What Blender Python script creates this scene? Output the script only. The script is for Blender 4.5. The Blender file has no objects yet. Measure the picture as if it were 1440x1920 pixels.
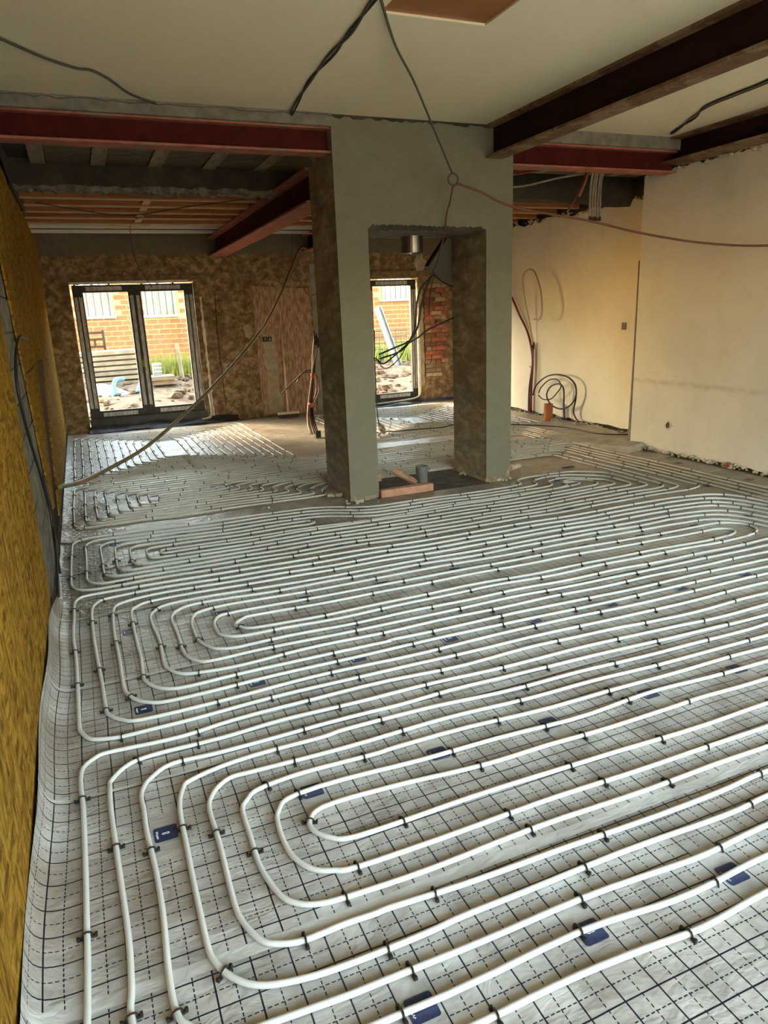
import bpy, math, random
from mathutils import Vector, Matrix

random.seed(7)
scene = bpy.context.scene
col = scene.collection
PI = math.pi

# ------------------------------------------------------------------ camera
# room axes: X along the far wall, Y into the room, Z up; camera stands at the origin
F_PX, YAW, PITCH, ROLL, CAM_H = 1325.0, math.radians(22.3), math.radians(15.73), math.radians(-2.353), 1.62
fw = Vector((math.sin(YAW) * math.cos(PITCH), math.cos(YAW) * math.cos(PITCH), -math.sin(PITCH)))
rt = Vector((math.cos(YAW), -math.sin(YAW), 0))
up = rt.cross(fw)
r2 = rt * math.cos(ROLL) + up * math.sin(ROLL)
u2 = up * math.cos(ROLL) - rt * math.sin(ROLL)
cam_data = bpy.data.cameras.new('camera')
cam_data.sensor_fit = 'HORIZONTAL'
cam_data.sensor_width = 36.0
cam_data.lens = 36.0 * F_PX / 1440.0
cam_data.clip_start = 0.02
cam = bpy.data.objects.new('camera', cam_data)
col.objects.link(cam)
m3 = Matrix((r2, u2, -fw)).transposed()
cam.matrix_world = Matrix.Translation((0, 0, CAM_H)) @ m3.to_4x4()
scene.camera = cam

# ------------------------------------------------------------------ sky, sun, exposure
world = bpy.data.worlds.new('world')
scene.world = world
world.use_nodes = True
wn = world.node_tree
wn.nodes.clear()
sky = wn.nodes.new('ShaderNodeTexSky')
sky.sky_type = 'NISHITA'
sky.sun_disc = False
sky.sun_elevation = math.radians(26)
sky.sun_rotation = math.radians(318)
sky.dust_density = 0.7
sky.air_density = 1.0
bg = wn.nodes.new('ShaderNodeBackground')
bg.inputs['Strength'].default_value = 2.3
wo = wn.nodes.new('ShaderNodeOutputWorld')
tint = wn.nodes.new('ShaderNodeMix')          # daylight white balance of the whole sky
tint.data_type = 'RGBA'
tint.blend_type = 'MULTIPLY'
tint.inputs[0].default_value = 1.0
tint.inputs[7].default_value = (1.20, 1.0, 0.72, 1)
wn.links.new(sky.outputs[0], tint.inputs[6])
wn.links.new(tint.outputs[2], bg.inputs[0])
wn.links.new(bg.outputs[0], wo.inputs[0])

sun_data = bpy.data.lights.new('sun', 'SUN')
sun_data.energy = 3.0
sun_data.angle = math.radians(9.0)
sun_data.color = (1.0, 0.86, 0.66)
sun = bpy.data.objects.new('sun', sun_data)
col.objects.link(sun)
sun.rotation_euler = Vector((0.600, -0.665, -0.445)).to_track_quat('-Z', 'Y').to_euler()


def portal(name, loc, size_x, size_z, into):
    d = bpy.data.lights.new(name, 'AREA')
    d.shape = 'RECTANGLE'
    d.size, d.size_y = size_x, size_z
    d.cycles.is_portal = True
    o = bpy.data.objects.new(name, d)
    col.objects.link(o)
    o.location = loc
    o.rotation_euler = Vector(into).to_track_quat('-Z', 'Z').to_euler()


portal('sky_portal_rear', (2.70, -1.95, 1.18), 5.6, 2.4, (0, 1, 0))
portal('sky_portal_window', (0.90, 12.25, 1.20), 1.8, 2.0, (0, -1, 0))
portal('sky_portal_door', (5.19, 12.25, 1.12), 0.95, 2.1, (0, -1, 0))

vs = scene.view_settings
vs.view_transform = 'Standard'
vs.look = 'None'
vs.gamma = 1.0
vs.use_curve_mapping = False
vs.exposure = 1.6
scene.cycles.max_bounces = 8
scene.cycles.diffuse_bounces = 6
scene.cycles.glossy_bounces = 3
scene.cycles.transparent_max_bounces = 12
scene.cycles.sample_clamp_indirect = 6.0
scene.cycles.caustics_reflective = False
scene.cycles.caustics_refractive = False
scene.cycles.use_denoising = True


# ------------------------------------------------------------------ mesh helpers
def V(*a):
    return Vector(a)


class MB:
    """collects vertices and faces, then becomes one mesh object"""

    def __init__(s):
        s.v, s.f, s.uv = [], [], None

    def box(s, x0, y0, z0, x1, y1, z1):
        b = len(s.v)
        s.v += [(x0, y0, z0), (x1, y0, z0), (x1, y1, z0), (x0, y1, z0), (x0, y0, z1), (x1, y0, z1), (x1, y1, z1), (x0, y1, z1)]
        s.f += [(b, b + 3, b + 2, b + 1), (b + 4, b + 5, b + 6, b + 7), (b, b + 1, b + 5, b + 4), (b + 1, b + 2, b + 6, b + 5),
                (b + 2, b + 3, b + 7, b + 6), (b + 3, b, b + 4, b + 7)]
        return s

    def hexa(s, p):
        b = len(s.v)
        s.v += [tuple(q) for q in p]
        s.f += [(b, b + 3, b + 2, b + 1), (b + 4, b + 5, b + 6, b + 7), (b, b + 1, b + 5, b + 4), (b + 1, b + 2, b + 6, b + 5),
                (b + 2, b + 3, b + 7, b + 6), (b + 3, b, b + 4, b + 7)]
        return s

    def bar(s, a, b, w, h, upv=(0, 0, 1)):
        """box-section bar from a to b"""
        a, b = Vector(a), Vector(b)
        d = (b - a).normalized()
        x = d.cross(Vector(upv))
        if x.length < 1e-4:
            x = d.cross(Vector((1, 0, 0)))
        x.normalize()
        z = x.cross(d)
        x, z = x * w / 2, z * h / 2
        return s.hexa([a - x - z, a + x - z, b + x - z, b - x - z, a - x + z, a + x + z, b + x + z, b - x + z])

    def prism(s, poly, axis, t0, t1):
        """extrude a 2D outline along an axis"""
        n = len(poly)
        b = len(s.v)
        for t in (t0, t1):
            for (p, q) in poly:
                s.v.append((t, p, q) if axis == 'x' else (p, t, q) if axis == 'y' else (p, q, t))
        s.f.append(tuple(b + i for i in range(n)))
        s.f.append(tuple(b + n + i for i in reversed(range(n))))
        for i in range(n):
            j = (i + 1) % n
            s.f.append((b + j, b + i, b + n + i, b + n + j))
        return s

    def tube(s, pts, r, n=8, caps=True):
        pts = [Vector(p) for p in pts]
        b = len(s.v)
        m = len(pts)
        prev = None
        for i, p in enumerate(pts):
            d = (pts[min(i + 1, m - 1)] - pts[max(i - 1, 0)])
            if d.length < 1e-9:
                d = Vector((1, 0, 0))
            d.normalize()
            if prev is None:
                x = d.cross(Vector((0, 0, 1)))
                if x.length < 1e-3:
                    x = d.cross(Vector((1, 0, 0)))
            else:
                x = prev - d * prev.dot(d)
            x.normalize()
            prev = x
            y = d.cross(x)
            rr = r[i] if isinstance(r, (list, tuple)) else r
            for k in range(n):
                a = 2 * PI * k / n
                s.v.append(tuple(p + x * (rr * math.cos(a)) + y * (rr * math.sin(a))))
        for i in range(m - 1):
            for k in range(n):
                k2 = (k + 1) % n
                s.f.append((b + i * n + k, b + i * n + k2, b + (i + 1) * n + k2, b + (i + 1) * n + k))
        if caps:
            s.f.append(tuple(b + k for k in reversed(range(n))))
            s.f.append(tuple(b + (m - 1) * n + k for k in range(n)))
        return s

    def ring(s, c, r0, r1, z0, z1, n=24, axis='z'):
        """open-ended hollow cylinder"""
        b = len(s.v)
        for (r, z) in ((r1, z0), (r1, z1), (r0, z1), (r0, z0)):
            for k in range(n):
                a = 2 * PI * k / n
                s.v.append((c[0] + r * math.cos(a), c[1] + r * math.sin(a), z))
        for j in range(4):
            for k in range(n):
                k2, j2 = (k + 1) % n, (j + 1) % 4
                s.f.append((b + j * n + k, b + j * n + k2, b + j2 * n + k2, b + j2 * n + k))
        return s

    def chunk(s, c, r, flat=0.7, rnd=random):
        """irregular lump of rubble"""
        b = len(s.v)
        rings, n = 4, 6
        s.v.append((c[0], c[1], c[2] + r * flat))
        for i in range(1, rings):
            t = PI * i / rings
            for k in range(n):
                a = 2 * PI * k / n + i * 0.5
                q = r * rnd.uniform(0.7, 1.2)
                s.v.append((c[0] + q * math.sin(t) * math.cos(a), c[1] + q * math.sin(t) * math.sin(a), c[2] + q * flat * math.cos(t)))
        s.v.append((c[0], c[1], c[2] - r * flat))
        for k in range(n):
            s.f.append((b, b + 1 + k, b + 1 + (k + 1) % n))
        for i in range(rings - 2):
            for k in range(n):
                k2 = (k + 1) % n
                s.f.append((b + 1 + i * n + k, b + 1 + (i + 1) * n + k, b + 1 + (i + 1) * n + k2, b + 1 + i * n + k2))
        e = b + 1 + (rings - 1) * n
        l = b + 1 + (rings - 2) * n
        for k in range(n):
            s.f.append((e, l + (k + 1) % n, l + k))
        return s

    def mesh(s, name, m=None, smooth=False):
        me = bpy.data.meshes.new(name)
        me.from_pydata(s.v, [], s.f)
        if m:
            me.materials.append(m)
        if smooth:
            me.polygons.foreach_set('use_smooth', [True] * len(me.polygons))
        if s.uv:
            l = me.uv_layers.new(name='UVMap')
            for poly in me.polygons:
                for li in poly.loop_indices:
                    l.data[li].uv = s.uv[me.loops[li].vertex_index]
        me.update()
        return me

    def build(s, name, m, parent=None, smooth=False, bevel=0.0):
        o = bpy.data.objects.new(name, s.mesh(name, m, smooth))
        col.objects.link(o)
        if parent:
            o.parent = parent
        if bevel:
            b = o.modifiers.new('bevel', 'BEVEL')
            b.width = bevel
            b.segments = 2
            b.limit_method = 'ANGLE'
        return o


def tag(o, label=None, cat=None, group=None, kind=None):
    if label:
        o['label'] = label
    if cat:
        o['category'] = cat
    if group:
        o['group'] = group
    if kind:
        o['kind'] = kind
    return o


def thing(name, loc, label, cat, group=None):
    o = bpy.data.objects.new(name, None)
    o.empty_display_size = 0.1
    col.objects.link(o)
    o.location = loc
    bpy.context.view_layer.update()
    return tag(o, label, cat, group)


def part(mb, name, m, root, smooth=False, bevel=0.0):
    """part given in room coordinates, parented to a thing that sits at its base"""
    o = mb.build(name, m, root, smooth, bevel)
    o.matrix_parent_inverse = root.matrix_world.inverted()
    return o


def struct(mb, name, m, smooth=False, label=None):
    o = mb.build(name, m, None, smooth)
    o['kind'] = 'structure'
    if label:
        o['label'] = label
    return o


def spline(pts, per=6):
    """Catmull-Rom through the points"""
    P = [Vector(p) for p in pts]
    out = []
    for i in range(len(P) - 1):
        p0, p1, p2, p3 = P[max(i - 1, 0)], P[i], P[i + 1], P[min(i + 2, len(P) - 1)]
        for k in range(per):
            t = k / per
            out.append(0.5 * ((2 * p1) + (p2 - p0) * t + (2 * p0 - 5 * p1 + 4 * p2 - p3) * t * t + (3 * p1 - p0 - 3 * p2 + p3) * t ** 3))
    out.append(P[-1])
    return out


def cable(name, pts, r, m, label, cat='cable', group=None, per=6, n=6):
    o = MB().tube(spline(pts, per), r, n).build(name, m, None, True)
    return tag(o, label, cat, group)


# ------------------------------------------------------------------ material helpers
def nodes(name):
    m = bpy.data.materials.new(name)
    m.use_nodes = True
    nt = m.node_tree
    nt.nodes.clear()
    out = nt.nodes.new('ShaderNodeOutputMaterial')
    b = nt.nodes.new('ShaderNodeBsdfPrincipled')
    nt.links.new(b.outputs[0], out.inputs[0])
    return m, nt, b


class N:
    def __init__(s, nt):
        s.nt = nt

    def sock(s, node, i, v):
        if hasattr(v, 'node'):
            s.nt.links.new(v, node.inputs[i])
        elif v is not None:
            node.inputs[i].default_value = v

    def math(s, op, a, b=None, c=None):
        n = s.nt.nodes.new('ShaderNodeMath')
        n.operation = op
        for i, v in enumerate((a, b, c)):
            s.sock(n, i, v)
        return n.outputs[0]

    def noise(s, vec, scale, detail=4, rough=0.55, dist=0.0):
        n = s.nt.nodes.new('ShaderNodeTexNoise')
        s.sock(n, 'Vector', vec)
        n.inputs['Scale'].default_value = scale
        n.inputs['Detail'].default_value = detail
        n.inputs['Roughness'].default_value = rough
        n.inputs['Distortion'].default_value = dist
        return n.outputs[0]

    def voronoi(s, vec, scale, out=0, feature='F1'):
        n = s.nt.nodes.new('ShaderNodeTexVoronoi')
        n.feature = feature
        s.sock(n, 'Vector', vec)
        n.inputs['Scale'].default_value = scale
        return n.outputs[out]

    def mapping(s, vec, scale=(1, 1, 1), rot=(0, 0, 0), loc=(0, 0, 0)):
        n = s.nt.nodes.new('ShaderNodeMapping')
        s.sock(n, 'Vector', vec)
        n.inputs['Scale'].default_value = scale
        n.inputs['Rotation'].default_value = rot
        n.inputs['Location'].default_value = loc
        return n.outputs[0]

    def coord(s, which='Object'):
        return s.nt.nodes.new('ShaderNodeTexCoord').outputs[which]

    def ramp(s, fac, stops):
        n = s.nt.nodes.new('ShaderNodeValToRGB')
        s.sock(n, 0, fac)
        e = n.color_ramp.elements
        while len(e) < len(stops):
            e.new(0.5)
        for i, (p, c) in enumerate(stops):
            e[i].position = p
            e[i].color = (c, c, c, 1) if isinstance(c, (int, float)) else (*c, 1)
        return n.outputs[0]

    def mix(s, fac, a, b, blend='MIX'):
        n = s.nt.nodes.new('ShaderNodeMix')
        n.data_type = 'RGBA'
        n.blend_type = blend
        s.sock(n, 0, fac)
        for i, v in ((6, a), (7, b)):
            if isinstance(v, tuple) and len(v) == 3:
                v = (*v, 1)
            s.sock(n, i, v)
        return n.outputs[2]

    def bump(s, h, strength=0.3, dist=0.01, normal=None):
        n = s.nt.nodes.new('ShaderNodeBump')
        n.inputs['Strength'].default_value = strength
        n.inputs['Distance'].default_value = dist
        s.sock(n, 'Height', h)
        if normal is not None:
            s.sock(n, 'Normal', normal)
        return n.outputs[0]

    def sep(s, vec):
        n = s.nt.nodes.new('ShaderNodeSeparateXYZ')
        s.sock(n, 0, vec)
        return n.outputs

    def rand(s):
        return s.nt.nodes.new('ShaderNodeObjectInfo').outputs['Random']


def M(name, c1, c2=None, scale=6, rough=0.7, bump=0.0, bscale=60, metal=0.0, spec=0.4, lo=0.38, hi=0.62, stretch=(1, 1, 1), vary=0.0):
    m, nt, b = nodes(name)
    k = N(nt)
    c = k.mapping(k.coord(), stretch)
    if c2:
        colr = k.ramp(k.noise(c, scale, 6, 0.6), [(lo, c1), (hi, c2)])
    else:
        colr = None
    if vary:
        h = nt.nodes.new('ShaderNodeHueSaturation')
        v = k.math('MULTIPLY_ADD', k.rand(), vary * 2, 1 - vary)
        k.sock(h, 'Value', v)
        k.sock(h, 'Color', colr if colr else (*c1, 1))
        colr = h.outputs[0]
    if colr:
        nt.links.new(colr, b.inputs['Base Color'])
    else:
        b.inputs['Base Color'].default_value = (*c1, 1)
    b.inputs['Roughness'].default_value = rough
    b.inputs['Metallic'].default_value = metal
    b.inputs['Specular IOR Level'].default_value = spec
    if bump:
        nt.links.new(k.bump(k.noise(c, bscale, 5, 0.65), bump, 0.01), b.inputs['Normal'])
    return m


# ------------------------------------------------------------------ materials
def foil_material(name, grid=True, c_lo=(0.29, 0.272, 0.240), c_hi=(0.52, 0.512, 0.488), wrinkle=0.22):
    """white laminated foil with a printed 10 cm / 5 cm laying grid; UV carries metres"""
    m, nt, b = nodes(name)
    k = N(nt)
    uv = k.coord('UV')
    wob = k.noise(uv, 3.0, 2, 0.5)
    x, y, _ = k.sep(uv)
    x = k.math('ADD', x, k.math('MULTIPLY_ADD', wob, 0.010, -0.005))
    y = k.math('ADD', y, k.math('MULTIPLY_ADD', k.noise(k.mapping(uv, loc=(7, 3, 0)), 3.0, 2, 0.5), 0.012, -0.006))
    base = k.ramp(k.noise(uv, 5.0, 6, 0.6), [(0.30, c_lo), (0.62, c_hi)])
    dirt = k.ramp(k.noise(k.mapping(uv, loc=(3, 9, 0)), 2.1, 5, 0.62), [(0.48, 0.0), (0.72, 0.7)])
    base = k.mix(dirt, base, (0.26, 0.195, 0.145))
    specks = k.ramp(k.noise(uv, 75.0, 3, 0.7), [(0.66, 0.0), (0.75, 0.35)])
    base = k.mix(specks, base, (0.16, 0.13, 0.10))
    if grid:
        def line(c, off, half):
            t = k.math('ABSOLUTE', k.math('SUBTRACT', k.math('FRACT', k.math('ADD', k.math('DIVIDE', c, 0.1), 0.5 - off / 0.1)), 0.5))
            return k.math('LESS_THAN', t, half / 0.1)

        def dash(c):
            return k.math('LESS_THAN', k.math('FRACT', k.math('DIVIDE', c, 0.0165)), 0.66)
        sx, sy = line(x, -0.01, 0.0023), line(y, 0.01, 0.0023)
        dx = k.math('MULTIPLY', line(x, 0.04, 0.0017), dash(y))
        dy = k.math('MULTIPLY', line(y, 0.06, 0.0017), dash(x))
        g = k.math('MAXIMUM', k.math('MAXIMUM', sx, sy), k.math('MAXIMUM', dx, dy))
        # blank field of 10 x 24 cm round every printed label (pitch 50 cm; v is zero on the label row)
        bx = k.math('LESS_THAN', k.math('ABSOLUTE', k.math('SUBTRACT', k.math('FRACT', k.math('ADD', k.math('DIVIDE', k.math('SUBTRACT', x, 0.04), 0.5), 0.5)), 0.5)), 0.048 / 0.5)
        by = k.math('LESS_THAN', k.math('ABSOLUTE', y), 0.118)
        g = k.math('MULTIPLY', g, k.math('SUBTRACT', 1.0, k.math('MULTIPLY', bx, by)))
        margin = k.math('GREATER_THAN', y, -0.528)      # unprinted edge of the sheet
        g = k.math('MULTIPLY', g, margin)
        base = k.mix(k.math('MULTIPLY', k.math('SUBTRACT', 1.0, margin), 0.5), base, (0.62, 0.62, 0.60))
        base = k.mix(g, base, (0.010, 0.011, 0.022))
    nt.links.new(base, b.inputs['Base Color'])
    b.inputs['Roughness'].default_value = 0.34
    b.inputs['Specular IOR Level'].default_value = 0.5
    h1 = k.noise(k.mapping(uv, (1, 2.2, 1)), 4.0, 3, 0.6, 0.6)
    h2 = k.noise(uv, 28.0, 3, 0.6)
    h3 = k.math('ABSOLUTE', k.math('SUBTRACT', k.noise(k.mapping(uv, (1, 1.8, 1), (0, 0, 0.5)), 7.0, 3, 0.55, 1.2), 0.5))
    nt.links.new(k.bump(h2, 0.12, 0.004, k.bump(h3, wrinkle, 0.035, k.bump(h1, 0.35, 0.03))), b.inputs['Normal'])
    return m


def osb_material():
    m, nt, b = nodes('osb_strands')
    k = N(nt)
    c = k.coord()
    rnd = k.rand()
    n1 = k.noise(k.mapping(c, (1, 9, 2.2), (0.25, 0, 0)), 4.0, 5, 0.62, 0.6)
    n2 = k.noise(k.mapping(c, (1, 3.2, 11), (-0.5, 0, 0), (3, 1, 2)), 2.6, 5, 0.62, 0.6)
    a = k.ramp(n1, [(0.36, (0.050, 0.022, 0.005)), (0.46, (0.235, 0.118, 0.014)), (0.55, (0.35, 0.19, 0.026)), (0.66, (0.48, 0.30, 0.060))])
    d = k.ramp(n2, [(0.38, (0.085, 0.040, 0.008)), (0.49, (0.28, 0.15, 0.018)), (0.60, (0.41, 0.235, 0.036))])
    f = k.ramp(k.voronoi(k.mapping(c, (1, 9, 5)), 2.2, 1), [(0.35, 0.15), (0.65, 0.85)])
    colr = k.mix(f, a, d)
    ch = k.ramp(k.noise(k.mapping(c, (1, 20, 5), (0.5, 0, 0), (5, 5, 5)), 6.0, 4, 0.7), [(0.58, 0.0), (0.68, 0.85)])
    colr = k.mix(ch, colr, (0.05, 0.028, 0.010))
    tone = k.ramp(k.noise(c, 1.3, 4, 0.6), [(0.30, 0.15), (0.65, 0.75)])
    colr = k.mix(tone, colr, k.mix(0.5, colr, (0.085, 0.045, 0.014)))
    nt.links.new(colr, b.inputs['Base Color'])
    b.inputs['Roughness'].default_value = 0.95
    b.inputs['Specular IOR Level'].default_value = 0.03
    nt.links.new(k.bump(n1, 0.35, 0.006), b.inputs['Normal'])
    return m


def farwall_material():
    """hacked-off masonry: ghost courses under dirty mortar, brown and ochre scabs"""
    m, nt, b = nodes('stripped_masonry')
    k = N(nt)
    c = k.coord()
    x, y, z = k.sep(c)
    cmb = nt.nodes.new('ShaderNodeCombineXYZ')
    k.sock(cmb, 0, x)
    k.sock(cmb, 1, z)
    p = cmb.outputs[0]
    br = nt.nodes.new('ShaderNodeTexBrick')
    k.sock(br, 'Vector', p)
    br.inputs['Scale'].default_value = 1.0
    br.inputs['Brick Width'].default_value = 0.22
    br.inputs['Row Height'].default_value = 0.078
    br.inputs['Mortar Size'].default_value = 0.009
    br.inputs['Color1'].default_value = (0.22, 0.135, 0.070, 1)
    br.inputs['Color2'].default_value = (0.16, 0.100, 0.055, 1)
    br.inputs['Mortar'].default_value = (0.11, 0.075, 0.045, 1)
    n1 = k.noise(p, 2.6, 8, 0.68, 0.5)
    mort = k.ramp(k.noise(p, 9.0, 6, 0.65), [(0.32, (0.095, 0.062, 0.032)), (0.48, (0.23, 0.155, 0.082)), (0.66, (0.48, 0.355, 0.21))])
    colr = k.mix(k.ramp(n1, [(0.36, 0.35), (0.54, 1.0)]), br.outputs[0], mort)
    red = k.ramp(k.noise(k.mapping(p, loc=(4, 4, 0)), 3.4, 6, 0.65), [(0.56, 0.0), (0.68, 0.8)])
    colr = k.mix(red, colr, (0.19, 0.080, 0.045))
    dark = k.ramp(k.noise(k.mapping(p, (1, 0.8, 1), loc=(9, 2, 0)), 24.0, 5, 0.7), [(0.60, 0.0), (0.70, 0.85)])
    colr = k.mix(dark, colr, (0.040, 0.027, 0.017))
    grey = k.ramp(k.math('MULTIPLY_ADD', k.noise(p, 5.0, 3, 0.6), 0.16, k.math('SUBTRACT', z, 2.58)), [(0.08, 0.0), (0.12, 0.9)])
    colr = k.mix(grey, colr, (0.17, 0.145, 0.105))
    nt.links.new(colr, b.inputs['Base Color'])
    b.inputs['Roughness'].default_value = 0.9
    b.inputs['Specular IOR Level'].default_value = 0.15
    h = k.math('ADD', k.math('MULTIPLY', br.outputs[1], -0.25), k.noise(p, 20.0, 6, 0.7))
    nt.links.new(k.bump(h, 0.8, 0.02), b.inputs['Normal'])
    return m


def plaster_material(name, c1, c2, dirt=(0.2, 0.15, 0.1), amount=0.3, stain_z=None, bump=0.15):
    m, nt, b = nodes(name)
    k = N(nt)
    c = k.coord()
    base = k.ramp(k.noise(c, 1.6, 6, 0.6), [(0.35, c1), (0.65, c2)])
    d = k.ramp(k.noise(k.mapping(c, loc=(3, 5, 7)), 5.0, 7, 0.7), [(0.56, 0.0), (0.78, amount)])
    base = k.mix(d, base, dirt)
    if stain_z is not None:
        x, y, z = k.sep(c)
        t = k.math('ABSOLUTE', k.math('SUBTRACT', k.math('MULTIPLY_ADD', k.noise(c, 4.0, 3, 0.6), 0.06, z), stain_z))
        band = k.ramp(t, [(0.0, 1.0), (0.045, 0.0)])
        f = k.math('MULTIPLY', k.math('MULTIPLY', band, k.ramp(k.noise(k.mapping(c, (1, 1, 2)), 4.0, 4, 0.6), [(0.4, 0.0), (0.6, 0.5)])), 0.8)
        base = k.mix(f, base, (0.30, 0.24, 0.16))
    nt.links.new(base, b.inputs['Base Color'])
    b.inputs['Roughness'].default_value = 0.85
    b.inputs['Specular IOR Level'].default_value = 0.2
    nt.links.new(k.bump(k.noise(c, 30.0, 6, 0.65), bump, 0.006), b.inputs['Normal'])
    return m


def render_material(name, c1, c2, c3, rough_relief):
    """cement render with trowel marks"""
    m, nt, b = nodes(name)
    k = N(nt)
    c = k.coord()
    n1 = k.noise(k.mapping(c, (1, 0.55, 1.3)), 7.5, 9, 0.70, 0.35)
    base = k.ramp(n1, [(0.30, c1), (0.50, c2), (0.68, c3)])
    nt.links.new(base, b.inputs['Base Color'])
    b.inputs['Roughness'].default_value = 0.88
    b.inputs['Specular IOR Level'].default_value = 0.2
    nt.links.new(k.bump(n1, rough_relief, 0.03, k.bump(k.noise(c, 90.0, 4, 0.6), 0.2, 0.004)), b.inputs['Normal'])
    return m


def steel_material(name, red, patch, amount):
    """red-oxide primed steel with cement smears"""
    m, nt, b = nodes(name)
    k = N(nt)
    c = k.coord()
    base = k.ramp(k.noise(c, 7.0, 6, 0.65), [(0.35, tuple(q * 0.65 for q in red)), (0.65, red)])
    f = k.ramp(k.noise(k.mapping(c, loc=(2, 6, 1)), 3.2, 6, 0.68), [(0.60 - amount, 0.0), (0.66 - amount, 0.85)])
    base = k.mix(f, base, patch)
    nt.links.new(base, b.inputs['Base Color'])
    b.inputs['Roughness'].default_value = 0.75
    b.inputs['Specular IOR Level'].default_value = 0.12
    nt.links.new(k.bump(k.noise(c, 45.0, 5, 0.6), 0.15, 0.005), b.inputs['Normal'])
    return m


def glass_material():
    m, nt, b = nodes('window_glass')
    nt.nodes.remove(b)
    out = [n for n in nt.nodes if n.type == 'OUTPUT_MATERIAL'][0]
    tr = nt.nodes.new('ShaderNodeBsdfTransparent')
    tr.inputs[0].default_value = (0.95, 0.97, 0.96, 1)
    gl = nt.nodes.new('ShaderNodeBsdfGlossy')
    gl.inputs['Roughness'].default_value = 0.02
    mx = nt.nodes.new('ShaderNodeMixShader')
    mx.inputs[0].default_value = 0.015
    nt.links.new(tr.outputs[0], mx.inputs[1])
    nt.links.new(gl.outputs[0], mx.inputs[2])
    nt.links.new(mx.outputs[0], out.inputs[0])
    return m


FOIL = foil_material('grid_foil')
FOIL_BROWN = foil_material('brown_grid_foil', True, (0.20, 0.175, 0.135), (0.36, 0.325, 0.265), 0.5)  # darker, browner grid foil for the last two sheets
FOIL_PLAIN = foil_material('plain_foil', False, (0.25, 0.205, 0.145), (0.43, 0.37, 0.285), 0.9)
OSB = osb_material()
FARWALL = farwall_material()
PLASTER = plaster_material('wall_plaster', (0.63, 0.595, 0.515), (0.70, 0.665, 0.585), (0.36, 0.28, 0.19), 0.22, 0.80)
PLASTER_FAR = plaster_material('wall_plaster_far', (0.77, 0.715, 0.605), (0.83, 0.775, 0.665), (0.42, 0.33, 0.22), 0.22)
CEIL = plaster_material('ceiling_plasterboard', (0.87, 0.805, 0.61), (0.90, 0.835, 0.64), (0.42, 0.36, 0.25), 0.10, None, 0.04)
COLUMN = render_material('column_render', (0.178, 0.170, 0.130), (0.195, 0.186, 0.142), (0.212, 0.202, 0.156), 0.08)
COLUMN_ROUGH = render_material('column_rough_render', (0.17, 0.13, 0.080), (0.32, 0.255, 0.170), (0.52, 0.44, 0.32), 1.0)
CONCRETE = M('concrete', (0.20, 0.185, 0.150), (0.29, 0.265, 0.215), 5, 0.9, 0.4, 40)
CONCRETE_DARK = M('dark_concrete', (0.036, 0.029, 0.021), (0.065, 0.053, 0.038), 4, 0.9, 0.4, 30)
CONCRETE_LIP = M('dirty_plaster_lip', (0.09, 0.078, 0.06), (0.22, 0.20, 0.165), 14, 0.9, 0.5, 40)
CONCRETE_STRIP = M('concrete_strip', (0.16, 0.145, 0.12), (0.25, 0.225, 0.185), 9, 0.9, 0.5, 40)
SCREED = M('screed', (0.30, 0.255, 0.195), (0.42, 0.365, 0.29), 6, 0.9, 0.3, 50)
BLOCK = M('concrete_block', (0.115, 0.105, 0.082), (0.185, 0.170, 0.135), 12, 0.95, 0.6, 70, vary=0.15)
MORTAR = M('mortar', (0.10, 0.088, 0.068), (0.155, 0.135, 0.105), 12, 0.95, 0.5, 50)
HOLLOW = M('hollow_floor_block', (0.11, 0.090, 0.058), (0.155, 0.128, 0.085), 7, 0.9, 0.3, 50, vary=0.14)
RIB = M('floor_rib', (0.20, 0.175, 0.125), (0.33, 0.29, 0.22), 14, 0.95, 0.6, 40)
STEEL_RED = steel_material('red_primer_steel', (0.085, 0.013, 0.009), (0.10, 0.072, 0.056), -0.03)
STEEL_FLANGE = steel_material('red_primer_flange', (0.46, 0.17, 0.13), (0.26, 0.19, 0.15), 0.06)  # paler than the web: light bounced from below is put into the colour
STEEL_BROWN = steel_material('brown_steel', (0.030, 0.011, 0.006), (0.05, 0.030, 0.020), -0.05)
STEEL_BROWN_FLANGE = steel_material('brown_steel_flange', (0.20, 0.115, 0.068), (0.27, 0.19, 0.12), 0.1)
TIMBER = M('joist_timber', (0.30, 0.10, 0.032), (0.46, 0.19, 0.075), 3, 0.7, 0.2, 30, stretch=(0.4, 8, 8), vary=0.12)
TIMBER_PALE = M('pale_timber', (0.42, 0.27, 0.14), (0.55, 0.38, 0.22), 4, 0.7, 0.2, 30)
BOARDING = M('dark_boarding', (0.030, 0.028, 0.015), (0.055, 0.05, 0.026), 4, 0.9, 0.2, 30)
PIPE = M('heating_pipe', (0.62, 0.625, 0.605), (0.69, 0.695, 0.675), 3, 0.36, 0.0, 10, spec=0.5)
PIPE_MID = M('light_grey_heating_pipe', (0.50, 0.485, 0.44), (0.58, 0.565, 0.52), 3, 0.38, 0.0, 10, spec=0.45)  # slightly darker, greyer pipe for the third circuit
PIPE_TAN = M('tan_heating_pipe', (0.48, 0.435, 0.355), (0.58, 0.53, 0.44), 3, 0.42, 0.0, 10, spec=0.4)  # darker tan pipe for the far circuits
CLIP = M('clip_plastic', (0.022, 0.018, 0.014), None, rough=0.45)
LABEL = M('label_navy', (0.020, 0.028, 0.075), (0.032, 0.042, 0.105), 60, 0.4)
LABEL_WHITE = M('label_white', (0.70, 0.72, 0.72), None, rough=0.5)
GLASS = glass_material()
FRAME_BLACK = M('frame_black', (0.022, 0.020, 0.018), (0.04, 0.035, 0.03), 12, 0.6)
LINTEL = M('old_lintel', (0.13, 0.09, 0.05), (0.24, 0.175, 0.10), 10, 0.9, 0.5, 40)
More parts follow.
